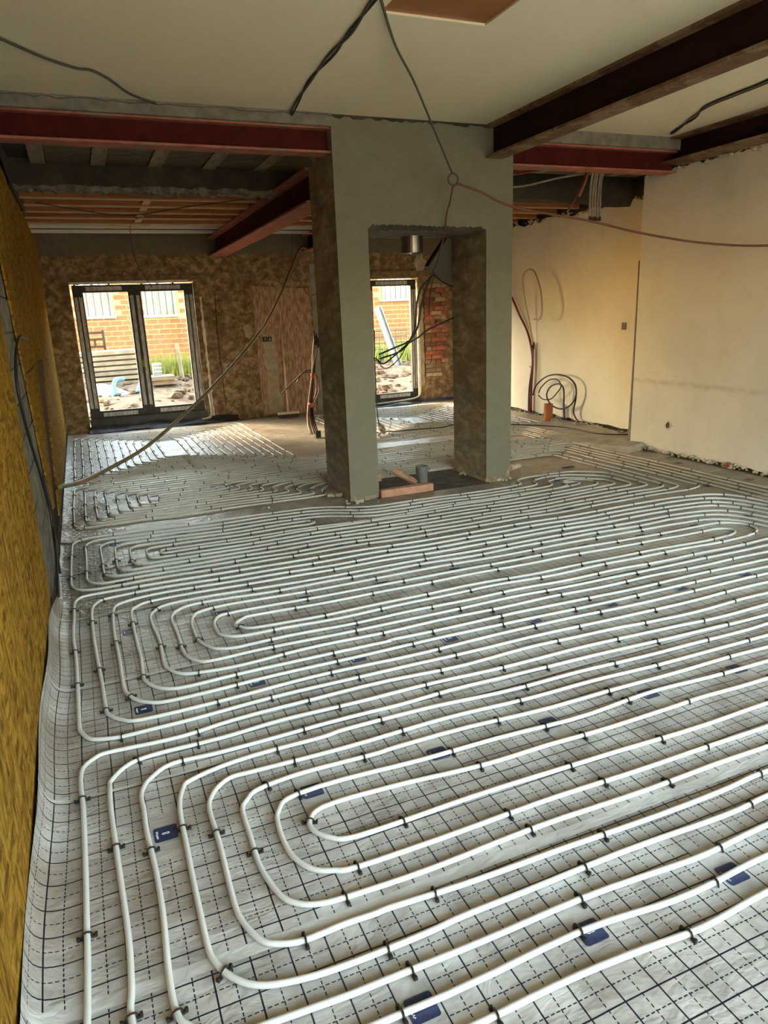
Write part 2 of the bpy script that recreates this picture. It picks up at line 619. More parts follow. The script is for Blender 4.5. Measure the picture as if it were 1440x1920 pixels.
TAPE = M('frame_tape', (0.30, 0.295, 0.29), (0.55, 0.54, 0.53), 9, 0.55, 0.2, 60, stretch=(4, 4, 1))
TAPE_PALE = M('pale_tape', (0.36, 0.30, 0.25), (0.46, 0.39, 0.33), 9, 0.6)
MEMBRANE_BLACK = M('black_membrane', (0.016, 0.014, 0.011), (0.035, 0.03, 0.025), 5, 0.5, 0.5, 12)
WHITE_CRUMB = M('white_crumb', (0.62, 0.56, 0.46), (0.74, 0.68, 0.57), 20, 0.9, 0.6, 60)
PLASTER_CRUMB = M('plaster_crumb', (0.44, 0.37, 0.27), (0.62, 0.54, 0.41), 20, 0.9, 0.6, 60)
BRICK = M('red_brick', (0.22, 0.075, 0.042), (0.37, 0.135, 0.078), 22, 0.9, 0.6, 60, vary=0.45)
BRICK_PALE = M('mortar_smeared_brick', (0.24, 0.15, 0.095), (0.42, 0.31, 0.215), 18, 0.9, 0.6, 60, vary=0.35)
BRICK_OUT = M('orange_brick', (0.115, 0.042, 0.011), (0.145, 0.056, 0.016), 14, 0.9, 0.3, 60, vary=0.14)
MORTAR_OUT = M('pale_mortar', (0.19, 0.135, 0.058), (0.22, 0.16, 0.072), 14, 0.9)
STRIPPED = M('stripped_plaster', (0.25, 0.125, 0.070), (0.47, 0.335, 0.225), 9, 0.92, 0.6, 30, stretch=(3, 1, 0.8))
PATCH_PALE = M('pale_patch', (0.33, 0.265, 0.18), (0.44, 0.36, 0.255), 9, 0.92, 0.3, 40)
GALV = M('galvanised_steel', (0.30, 0.29, 0.27), (0.40, 0.39, 0.36), 3, 0.28, metal=1.0)
GREY_PANEL = M('grey_panel', (0.085, 0.080, 0.066), (0.11, 0.105, 0.088), 3, 0.55)
COPPER = M('copper_sheet', (0.34, 0.135, 0.045), (0.44, 0.185, 0.065), 3, 0.42, 0.2, 8, metal=0.25)
CABLE_BROWN = M('brown_cable', (0.16, 0.062, 0.040), None, rough=0.5)
CABLE_GREY = M('grey_cable', (0.095, 0.080, 0.060), None, rough=0.55)
CABLE_BLACK = M('black_cable', (0.020, 0.017, 0.014), None, rough=0.5)
CABLE_RED = M('red_cable', (0.20, 0.018, 0.022), None, rough=0.45)
CABLE_BLUE = M('blue_cable', (0.035, 0.055, 0.14), None, rough=0.45)
CABLE_ORANGE = M('orange_cable', (0.48, 0.12, 0.035), None, rough=0.5)
CABLE_BEIGE = M('beige_cable', (0.50, 0.42, 0.29), None, rough=0.5)
HOSE_TAN = M('tan_hose', (0.17, 0.125, 0.058), (0.22, 0.165, 0.08), 6, 0.5)
ORANGE_PIPE = M('orange_drain_pipe', (0.40, 0.125, 0.030), (0.46, 0.155, 0.040), 5, 0.45)
GREY_PIPE = M('grey_drain_pipe', (0.13, 0.135, 0.13), (0.17, 0.175, 0.165), 5, 0.5)
FOAM_PINK = M('pink_foam', (0.42, 0.22, 0.14), (0.56, 0.33, 0.225), 10, 0.9, 0.5, 40)
SOIL_DARK = M('dark_soil', (0.055, 0.042, 0.028), (0.115, 0.09, 0.062), 9, 0.95, 0.8, 30)
WOOD_BROOM = M('broom_wood', (0.72, 0.58, 0.38), (0.80, 0.66, 0.45), 6, 0.6)
BRISTLE = M('broom_bristle', (0.06, 0.045, 0.03), None, rough=0.9)
CONDUIT = M('conduit_grey', (0.23, 0.195, 0.15), (0.36, 0.31, 0.25), 8, 0.6)
SOIL = M('garden_soil', (0.055, 0.030, 0.013), (0.115, 0.068, 0.034), 6, 0.95, 0.9, 14)
GRASS = M('grass_blades', (0.11, 0.125, 0.010), (0.21, 0.20, 0.022), 5, 0.8)
SLAB = M('grey_slab', (0.115, 0.083, 0.052), (0.165, 0.125, 0.082), 6, 0.85, 0.3, 40, vary=0.16)
TARP = M('white_tarp', (0.27, 0.29, 0.32), (0.36, 0.38, 0.40), 5, 0.4, 0.6, 8)
TARP_BLUE = M('blue_tarp', (0.05, 0.13, 0.22), (0.075, 0.17, 0.27), 5, 0.4)
WHITE_PAINT = M('white_paint', (0.72, 0.70, 0.64), (0.78, 0.76, 0.70), 6, 0.6)
WINDOW_DARK = M('house_glass', (0.13, 0.132, 0.105), (0.18, 0.18, 0.145), 3, 0.2)
GIRDER_PALE = M('galvanised_girder', (0.14, 0.14, 0.145), (0.18, 0.18, 0.18), 5, 0.5)
HOUSE_WHITE = M('house_white_paint', (0.19, 0.18, 0.15), (0.23, 0.22, 0.185), 6, 0.6)
FENCE_WIRE = M('fence_wire', (0.030, 0.034, 0.026), None, rough=0.5)

# ------------------------------------------------------------------ structure: floor, walls, ceiling
X_L, X_R, X_RF, Y_B, Y_F, Z_C = -0.40, 5.78, 6.45, -1.80, 11.90, 3.12
Y_BEAM = 5.80


def zoff(x, y):
    return 0.0022 * (math.sin(5.1 * x + 1.3 * y) + math.sin(3.3 * y - 2.1 * x + 1.0) + 0.6 * math.sin(9.0 * x + 4.0 * y))


floor = struct(MB().box(X_L - 0.2, Y_B - 0.2, -0.2, X_RF + 0.2, Y_F + 0.25, -0.012), 'floor', SCREED)

# left wall: concrete blocks, bare between the boards
wl = struct(MB().box(X_L - 0.22, Y_B - 0.2, -0.2, -0.376, Y_F + 0.3, 3.4), 'wall_left', MORTAR)
bm_block = {}
for row in range(15):
    z0 = row * 0.20
    off = 0.2 if row % 2 else 0.0
    for i in range(6):
        y0 = 3.95 + i * 0.40 + off
        if y0 > 6.4:
            continue
        o = bpy.data.objects.new('concrete_block', bm_block.get('b') or MB().box(-0.04, 0, 0, 0, 0.388, 0.188).mesh('concrete_block', BLOCK))
        bm_block['b'] = o.data
        col.objects.link(o)
        o.parent = wl
        o.location = (-0.367 + random.uniform(-0.003, 0.002), y0, z0)

# far wall, pierced by the double door and the single door
W1, W2 = (0.00, 1.80, 0.02, 2.22), (4.66, 5.72, 0.02, 2.20)
wf = MB()
y0, y1 = Y_F, Y_F + 0.32
for (a, b, c, d) in ((X_L - 0.2, W1[0], -0.2, 3.4), (W1[1], W2[0], -0.2, 3.4), (W2[1], X_RF + 0.2, -0.2, 3.4), (W1[0], W1[1], W1[3], 3.4), (W2[0], W2[1], W2[3], 3.4),
                     (W1[0], W1[1], -0.2, W1[2]), (W2[0], W2[1], -0.2, W2[2])):
    wf.box(a, y0, c, b, y1, d)
wall_far = struct(wf, 'wall_far', FARWALL)


def jag(p0, p1, n, amp, rnd=random):
    return [(p0[0] + (p1[0] - p0[0]) * i / n, p0[1] + (p1[1] - p0[1]) * i / n + rnd.uniform(-amp, amp)) for i in range(n + 1)]


def blob(cy, cz, ry, rz, n=22, amp=0.25):
    return [(cy + ry * math.cos(2 * PI * i / n) * random.uniform(1 - amp, 1 + amp), cz + rz * math.sin(2 * PI * i / n) * random.uniform(1 - amp, 1 + amp)) for i in range(n)]


# repaired areas and lintels on the far wall
MB().prism([(2.74, 0.02), (3.68, 0.02), (3.70, 2.06), (2.72, 2.12)], 'y', Y_F - 0.006, Y_F + 0.01).build('stripped_panel', STRIPPED, wall_far)
MB().prism(jag((2.86, 0.03), (3.08, 0.03), 4, 0.02) + [(q, p) for p, q in jag((0.03, 3.08), (1.36, 3.04), 14, 0.02)] + [(q, p) for p, q in jag((1.36, 2.82), (0.03, 2.86), 14, 0.02)], 'y', Y_F - 0.014, Y_F).build('plaster_chase', PATCH_PALE, wall_far)
MB().prism(blob(2.60, 1.42, 0.07, 0.11), 'y', Y_F - 0.012, Y_F).build('plaster_patch', PATCH_PALE, wall_far)
MB().prism(blob(5.757, 2.43, 0.11, 0.14, 40, 0.2), 'y', Y_F - 0.012, Y_F).build('plaster_patch', PATCH_PALE, wall_far)
MB().box(-0.12, Y_F - 0.012, 2.235, 2.02, Y_F, 2.31).build('lintel', LINTEL, wall_far)
MB().box(4.55, Y_F - 0.025, 2.215, 6.02, Y_F, 2.31).build('lintel', LINTEL, wall_far)
MB().box(3.72, Y_F - 0.010, 0.0, 4.2, Y_F, 2.45).build('grey_block_pier', CONCRETE, wall_far)
# bright broken plaster along the reveals
MB().prism([(q, p) for p, q in jag((0.06, 1.925), (1.98, 1.90), 34, 0.014)] + [(q, p) for p, q in jag((1.98, 1.868), (0.06, 1.885), 34, 0.012)], 'y', Y_F - 0.02, Y_F).build('broken_plaster_edge', WHITE_CRUMB, wall_far)
MB().prism([(q, p) for p, q in jag((0.3, 5.80), (2.0, 5.78), 30, 0.012)] + [(q, p) for p, q in jag((2.0, 5.735), (0.3, 5.735), 30, 0.012)], 'y', Y_F - 0.02, Y_F).build('broken_plaster_edge', PATCH_PALE, wall_far)
MB().prism(jag((0.0, 2.20), (1.72, 2.21), 30, 0.01) + list(reversed(jag((0.0, 2.235), (1.72, 2.24), 8, 0.004))), 'y', Y_F - 0.015, Y_F).build('broken_plaster_edge', WHITE_CRUMB, wall_far)
# exposed bricks beside the single door
bricks = {}
for row in range(21):
    z0 = 0.46 + row * 0.078
    x = 5.815 + (0.0 if row % 2 else -0.09) - (0.0)
    xmax = 6.27 - (0.10 if row < 3 else 0.0) + random.uniform(-0.03, 0.03)
    while x < xmax - 0.06:
        w = random.choice((0.205, 0.205, 0.10))
        x0 = max(x, 5.815)
        w2 = min(x + w, xmax) - x0
        if w2 > 0.04 and random.random() > 0.06:
            pale = random.random() < (0.75 if row < 4 else 0.30)
            key = (round(w2, 2), pale)
            me = bricks.get(key) or MB().box(0, -0.03, 0, key[0], 0.02, 0.066).mesh('brick', BRICK_PALE if pale else BRICK)
            bricks[key] = me
            o = bpy.data.objects.new('brick', me)
            col.objects.link(o)
            o.parent = wall_far
            o.location = (x0, Y_F + random.uniform(-0.010, 0.020), z0 + random.uniform(-0.003, 0.003))
        x += w + 0.011

# right wall near the camera: a thicker lining that stops at Y = 6.43
near = [(Y_B - 0.2, 0.0)] + jag((3.0, 0.03), (6.43, 0.02), 46, 0.022) + [(6.43, 2.90)] + jag((6.40, 2.90), (3.4, 2.90), 60, 0.02) + [(Y_B - 0.2, 2.90)]
wr = struct(MB().prism(near, 'x', X_R, X_R + 0.9), 'wall_right', PLASTER)
MB().box(X_R + 0.01, Y_B - 0.2, 2.86, X_RF + 0.3, 6.43, 3.4).build('rough_masonry', CONCRETE_DARK, wr)
MB().box(X_R + 0.02, Y_B - 0.2, -0.1, X_RF + 0.2, 6.41, 0.06).build('rough_masonry', CONCRETE_DARK, wr)
MB().prism([(6.44, 0.0), (6.47, 0.0), (6.455, 1.0), (6.45, 2.06), (6.44, 2.06)], 'x', X_R - 0.004, X_R + 0.09).build('broken_corner', CONCRETE_STRIP, wr)
far = [(6.30, 0.02)] + jag((6.4, 0.04), (11.95, 0.03), 46, 0.02) + [(11.95, 2.80)] + jag((11.9, 2.80), (6.35, 2.83), 60, 0.035) + [(6.30, 2.83)]
wrf = struct(MB().prism(far, 'x', X_RF, X_RF + 0.25), 'wall_right_far', PLASTER_FAR)
MB().box(X_RF + 0.02, 6.3, -0.1, X_RF + 0.3, 12.2, 0.08).build('rough_masonry', CONCRETE_DARK, wrf)
MB().box(X_RF + 0.02, 6.3, 2.7, X_RF + 0.3, 12.2, 3.4).build('rough_masonry', MEMBRANE_BLACK, wrf)
# knocked hole, filled socket chase and stray scars
MB().prism(blob(5.85, 0.32, 0.045, 0.05, 14), 'x', X_R - 0.003, X_R + 0.01).build('knocked_hole_rim', PLASTER_CRUMB, wr)
MB().prism(blob(5.86, 0.32, 0.026, 0.032, 12), 'x', X_R - 0.006, X_R + 0.01).build('knocked_hole', SOIL_DARK, wr)
MB().prism(blob(7.40, 1.34, 0.09, 0.09, 20, 0.3), 'x', X_RF - 0.002, X_RF + 0.01).build('filled_chase', PLASTER_FAR, wrf)

# rear wall behind the camera with the wide garden opening
wb = MB()
wb.box(X_L - 0.2, Y_B - 0.2, -0.2, -0.10, Y_B, 3.4).box(5.50, Y_B - 0.2, -0.2, X_R + 0.3, Y_B, 3.4).box(-0.10, Y_B - 0.2, 2.38, 5.50, Y_B, 3.4)
struct(wb, 'wall_back', PLASTER)
struct(MB().box(-10, -7.3, -0.25, 18, -7.0, 2.6), 'rear_sky_blocker', CONCRETE)  # unseen wall added to cut off the low sky light from behind

# ceiling: plasterboard up to the steel, with the cut hatch
HX0, HX1, HY0, HY1 = 1.685, 2.313, 2.95, 3.885
ceil = MB()
for (a, b, c, d) in ((X_L - 0.2, HX0, Y_B - 0.2, Y_BEAM - 0.03), (HX1, X_RF + 0.3, Y_B - 0.2, Y_BEAM - 0.03), (HX0, HX1, Y_B - 0.2, HY0), (HX0, HX1, HY1, Y_BEAM - 0.03)):
    ceil.box(a, c, Z_C, b, d, Z_C + 0.10)
ceiling = struct(ceil, 'ceiling', CEIL)
MB().box(X_L - 0.3, Y_B - 0.3, 3.32, X_RF + 0.4, Y_F + 0.4, 3.46).build('light_block_slab', CONCRETE_DARK, ceiling)  # unseen slab added above the ceilings to keep sky light out
MB().box(HX0, HY0, Z_C + 0.012, HX1, HY1, Z_C + 0.09).build('copper_hatch_lining', COPPER, ceiling)
MB().box(X_L - 0.1, Y_BEAM - 0.035, Z_C - 0.085, 2.05, Y_BEAM + 0.16, Z_C + 0.01).build('concrete_padstone', CONCRETE_STRIP, ceiling)
MB().box(3.70, Y_BEAM - 0.035, Z_C - 0.105, 5.60, Y_BEAM + 0.16, Z_C + 0.01).build('concrete_padstone', CONCRETE_STRIP, ceiling)
MB().prism(jag((X_L, Z_C - 0.002), (2.05, Z_C - 0.002), 60, 0.0) + list(reversed([(p, Z_C - abs(q) - 0.006) for p, q in jag((X_L, 0), (2.05, 0), 60, 0.018)])), 'y', Y_BEAM - 0.06, Y_BEAM - 0.03).build('ragged_board_edge', CONCRETE_STRIP, ceiling)

# hollow-block floor between the steel beam and the dark concrete beam
Z_H = 3.05
struct_h = struct(MB().box(X_L - 0.2, Y_BEAM, Z_H + 0.03, X_RF + 0.2, 7.65, Z_H + 0.2), 'ceiling_hollow_blocks', CONCRETE_DARK)
blk = MB().box(0, 0, 0, 0.365, 0.195, 0.05).mesh('hollow_block', HOLLOW)
rib = MB().box(0, 0, -0.012, 0.125, 1.66, 0.05).mesh('floor_rib', RIB)
for i in range(13):
    xr = -0.165 + i * 0.505
    o = bpy.data.objects.new('floor_rib', rib)
    col.objects.link(o)
    o.parent = struct_h
    o.location = (xr, 5.97, Z_H)
    for j in range(8):
        o = bpy.data.objects.new('hollow_block', blk)
        col.objects.link(o)
        o.parent = struct_h
        o.location = (xr + 0.133, 5.97 + j * 0.205, Z_H + random.uniform(-0.004, 0.004))
# dark concrete beam with a ragged plaster lip
cb = struct(MB().box(X_L - 0.1, 7.62, 2.85, X_RF + 0.1, 7.92, 3.3), 'trim_1', CONCRETE_DARK, label='dark concrete downstand beam across the room')
MB().prism(jag((X_L, 2.86), (2.1, 2.86), 40, 0.014) + list(reversed(jag((X_L, 2.815), (2.1, 2.81), 90, 0.018))), 'y', 7.61, 7.76).build('ragged_plaster_lip', CONCRETE_LIP, cb)
# timber joist ceiling over the far bay
tj = struct(MB().box(X_L - 0.1, 7.9, 3.06, X_RF + 0.1, Y_F + 0.1, 3.12), 'ceiling_joisted', BOARDING)
for y in (8.35, 8.85, 9.34, 9.83, 10.34):
    jm = MB().box(X_L + 0.02, y, 2.87, X_RF - 0.02, y + 0.07, 3.06)
    jo = jm.build('joist', TIMBER, tj)
    MB().box(X_L + 0.02, y + 0.004, 2.858, X_RF - 0.02, y + 0.066, 2.87).build('lit_underside', TIMBER_PALE, jo)  # pale strip paints the light on the joist's underside
for y in (10.89, 11.45):
    MB().box(X_L + 0.02, y, 2.872, X_RF - 0.02, y + 0.05, 2.915).build('white_rail', WHITE_PAINT, tj)
for y in (8.42, 8.92, 9.41, 9.90):
    sh = 0.02 * (y - 8)
    MB().box(0.86 + sh, y, 2.88, 0.94 + sh, y + 0.43, 2.90).build('noggin', TIMBER_PALE, tj)
MB().box(0.6, 10.40, 2.85, 1.1, 10.46, 2.89).build('noggin', TIMBER_PALE, tj)


# ------------------------------------------------------------------ steel beams
def i_beam(name, a, b, width, z0, z1, web, flange, label, axis, tf=0.016, tw=0.02):
    """a, b: start and end along the axis; returns thing > web, two flanges"""
    cx = (a[0] + b[0]) / 2
    root = thing(name, ((a[0] + b[0]) / 2, (a[1] + b[1]) / 2, z0), label, 'beam')
    d = Vector((b[0] - a[0], b[1] - a[1], 0)).normalized()
    n = Vector((-d.y, d.x, 0))

    def slab(w, za, zb):
        p = [Vector((a[0], a[1], 0)) - n * w / 2, Vector((a[0], a[1], 0)) + n * w / 2, Vector((b[0], b[1], 0)) + n * w / 2, Vector((b[0], b[1], 0)) - n * w / 2]
        return MB().hexa([(q.x, q.y, za) for q in p] + [(q.x, q.y, zb) for q in p])
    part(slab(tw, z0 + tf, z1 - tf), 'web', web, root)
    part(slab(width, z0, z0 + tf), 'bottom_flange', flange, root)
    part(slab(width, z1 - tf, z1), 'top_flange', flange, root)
    return root


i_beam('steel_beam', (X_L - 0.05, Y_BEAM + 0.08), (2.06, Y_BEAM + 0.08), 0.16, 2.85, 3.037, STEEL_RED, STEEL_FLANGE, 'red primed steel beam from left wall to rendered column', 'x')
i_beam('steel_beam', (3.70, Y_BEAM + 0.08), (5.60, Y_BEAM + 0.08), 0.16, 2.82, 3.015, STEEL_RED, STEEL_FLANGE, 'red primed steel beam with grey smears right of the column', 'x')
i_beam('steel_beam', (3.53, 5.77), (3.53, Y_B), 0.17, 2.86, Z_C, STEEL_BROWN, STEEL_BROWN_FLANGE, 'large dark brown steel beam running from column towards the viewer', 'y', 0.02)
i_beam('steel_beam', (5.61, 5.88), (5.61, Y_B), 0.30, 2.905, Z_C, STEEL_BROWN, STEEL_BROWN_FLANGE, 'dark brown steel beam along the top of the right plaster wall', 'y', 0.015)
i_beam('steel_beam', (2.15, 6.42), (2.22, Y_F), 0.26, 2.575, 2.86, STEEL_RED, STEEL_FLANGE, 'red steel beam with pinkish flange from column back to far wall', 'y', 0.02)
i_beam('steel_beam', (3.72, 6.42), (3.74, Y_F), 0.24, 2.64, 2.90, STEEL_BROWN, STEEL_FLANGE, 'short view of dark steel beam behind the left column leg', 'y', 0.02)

# ------------------------------------------------------------------ rendered column with its opening
C0, C1, O0, O1, CY0, CY1, OZ = 2.055, 3.715, 2.325, 3.45, 5.77, 6.42, 2.285
colm = thing('rendered_column', ((C0 + C1) / 2, (CY0 + CY1) / 2, 0), 'grey cement rendered column with a tall rectangular opening through it', 'column')


def leg_mesh(x0, x1):
    return MB().box(x0, CY0 + 0.012, -0.01, x1, CY1, OZ + 0.031)


part(leg_mesh(C0, O0), 'leg', COLUMN_ROUGH, colm)
part(leg_mesh(O1, C1), 'leg', COLUMN_ROUGH, colm)
part(MB().box(C0, CY0 + 0.012, OZ + 0.03, C1, CY1, Z_C + 0.01), 'head', COLUMN_ROUGH, colm)
fp = MB()
fp.prism([(C0 - 0.004, 0.06), (C0 + 0.10, 0.03), (O0 + 0.002, 0.04), (O0 + 0.002, OZ), (O1 - 0.002, OZ), (O1 - 0.002, 0.05), (C1 - 0.06, 0.035), (C1 + 0.004, 0.16), (C1 + 0.004, Z_C - 0.012), (C0 - 0.004, Z_C - 0.012)], 'y', CY0, CY0 + 0.014)
part(fp, 'smooth_front_render', COLUMN, colm)
part(MB().prism(jag((C0, Z_C + 0.005), (C1, Z_C + 0.005), 4, 0) + list(reversed(jag((C0, Z_C - 0.02), (C1, Z_C - 0.02), 44, 0.012))), 'y', CY0 - 0.004, CY0 + 0.02), 'ragged_top_joint', CONCRETE_DARK, colm)
part(MB().prism(jag((O0 + 0.03, OZ + 0.035), (O1 - 0.04, OZ + 0.022), 60, 0.009) + list(reversed(jag((O0, OZ - 0.004), (O1, OZ - 0.003), 60, 0.005))), 'y', CY0 - 0.003, CY0 + 0.02), 'ragged_soffit_edge', CONCRETE_DARK, colm)
part(MB().box(O0, CY0 + 0.02, OZ - 0.001, O1, CY1, OZ + 0.03), 'lintel_board', CONCRETE_STRIP, colm)

# pit at the foot of the opening
tag(MB().box(O0 - 0.02, CY0 - 0.03, -0.006, O1 + 0.02, CY1 + 0.05, 0.004).build('earth_pit', SOIL_DARK), 'dark earth patch in the foot of the column opening', 'patch')

# ------------------------------------------------------------------ foil sheets on the floor
PROFILE = [(-0.341, 0.150), (-0.339, 0.120), (-0.335, 0.088), (-0.328, 0.058), (-0.317, 0.034), (-0.302, 0.017), (-0.284, 0.007), (-0.262, 0.001), (-0.24, 0.0)]


def foil_sheet(y_lo, y_hi, y_label, label, m=None, x_right=5.70):
    mb = MB()
    mb.uv = []
    xs = [-0.24 + 0.06 * i for i in range(1, int((x_right + 0.24) / 0.06))]
    n = max(8, int((y_hi - y_lo) / 0.05))
    w = len(PROFILE) + len(xs)
    for j in range(n + 1):
        t = j / n
        y = y_lo + (y_hi - y_lo) * t
        lift = 0.0035 * (1 - t) + 0.0004
        k = (0.85 + 0.25 * math.sin(2.3 * y + 0.6) * math.sin(0.9 * y)) * (1.0 if y < 3.9 else max(0.12, 1 - 1.3 * (y - 3.9)))
        u = -0.24
        prev = None
        row = []
        for (px, pz) in reversed(PROFILE):
            q = (px + 0.006 * math.sin(6 * y), pz * k)
            if prev:
                u -= math.hypot(q[0] - prev[0], q[1] - prev[1])
            prev = q
            row.append((q, u))
        for (q, uu) in reversed(row):
            mb.v.append((q[0], y, q[1] + lift + zoff(q[0], y)))
            mb.uv.append((uu, y - y_label))
        for x in xs:
            mb.v.append((x, y, lift + zoff(x, y)))
            mb.uv.append((x, y - y_label))
    for j in range(n):
        for i in range(w - 1):
            a = j * w + i
            mb.f.append((a, a + 1, a + w + 1, a + w))
    o = mb.build('grid_foil_sheet', m or FOIL, None, True)
    return tag(o, label, 'foil', 'grid foil sheets under the heating pipes')


EMB = MB()
for (cx, s0, s1) in ((-0.0055, PI * 0.2, PI * 1.75), (0.0055, PI * 1.2, PI * 2.75)):
    EMB.tube([(cx * 1.0 + 0.0062 * math.cos(s0 + (s1 - s0) * i / 12), 0.0034 * math.sin(s0 + (s1 - s0) * i / 12), 0.0013) for i in range(13)], 0.0009, 4)
EMBLEM = EMB.mesh('emblem', LABEL_WHITE)
SQ = MB()
SQ.tube([(-0.0275 + 0.004 * math.sin(i * 1.9), -0.019 + i * 0.0022, 0.0011) for i in range(18)], 0.0007, 4)
SQUIGGLE = SQ.mesh('small_print', LABEL_WHITE)


def rounded(w, h, r, n=4):
    out = []
    for (cx, cy, a0) in ((w / 2 - r, h / 2 - r, 0), (-w / 2 + r, h / 2 - r, PI / 2), (-w / 2 + r, -h / 2 + r, PI), (w / 2 - r, -h / 2 + r, 1.5 * PI)):
        for i in range(n + 1):
            a = a0 + PI / 2 * i / n
            out.append((cx + r * math.cos(a), cy + r * math.sin(a)))
    return out


PATCH = MB().prism(rounded(0.074, 0.070, 0.008), 'z', 0.0, 0.0008).mesh('printed_label', LABEL)
ORD = ['just outside the lower edge of the photo', 'nearest the viewer', 'second from the bottom of the photo', 'third from the bottom of the photo', 'fourth from the bottom of the photo', 'fifth from the bottom of the photo',
       'just in front of the column']
rows = [(-0.28, 0.70, 0.32), (0.64, 1.57, 1.20), (1.52, 2.45, 2.09), (2.40, 3.31, 2.945), (3.26, 4.17, 3.81), (4.12, 5.03, 4.67), (4.98, 5.765, 5.53)]
for i, (a, b, c) in enumerate(rows):
    sh = foil_sheet(a, b, c, 'white foil sheet printed with a dark grid, ' + ORD[i], FOIL_BROWN if i >= 5 else FOIL)
    for kx in range(12):
        x = 0.04 + 0.5 * kx
        if x > 5.6 or (i == 0):
            continue
        p = bpy.data.objects.new('printed_label', PATCH)
        col.objects.link(p)
        p.parent = sh
        yy = c + 0.004 - 0.02 * max(0.0, x - 1.0)
        p.location = (x, yy, zoff(x, yy) + 0.0035)
        if x < 3.6 and i < 5:
            for nm, me in (('emblem', EMBLEM), ('small_print', SQUIGGLE)):
                e = bpy.data.objects.new(nm, me)
                col.objects.link(e)
                e.parent = p
# plain crumpled foil over the far bay, left open round the pit
mb = MB()
mb.uv = []
nx, ny = 112, 102
for j in range(ny + 1):
    for i in range(nx + 1):
        x, y = -0.335 + (6.40 + 0.335) * i / nx, 5.74 + (11.86 - 5.74) * j / ny
        edge = 0.02 * max(0.0, 1 - (x + 0.335) / 0.10) ** 2
        mb.v.append((x, y, zoff(x, y) * 1.3 + edge))
        mb.uv.append((x, y))
for j in range(ny):
    for i in range(nx):
        a = j * (nx + 1) + i
        cx, cy = (mb.v[a][0] + mb.v[a + 1][0]) / 2, mb.v[a][1] + 0.03
        if 2.05 < cx < 3.72 and cy < 6.42:
            continue
        mb.f.append((a, a + 1, a + nx + 2, a + nx + 1))
tag(mb.build('foil_membrane', FOIL_PLAIN, None, True), 'crumpled pale foil covering the floor of the far bay by the windows', 'foil')

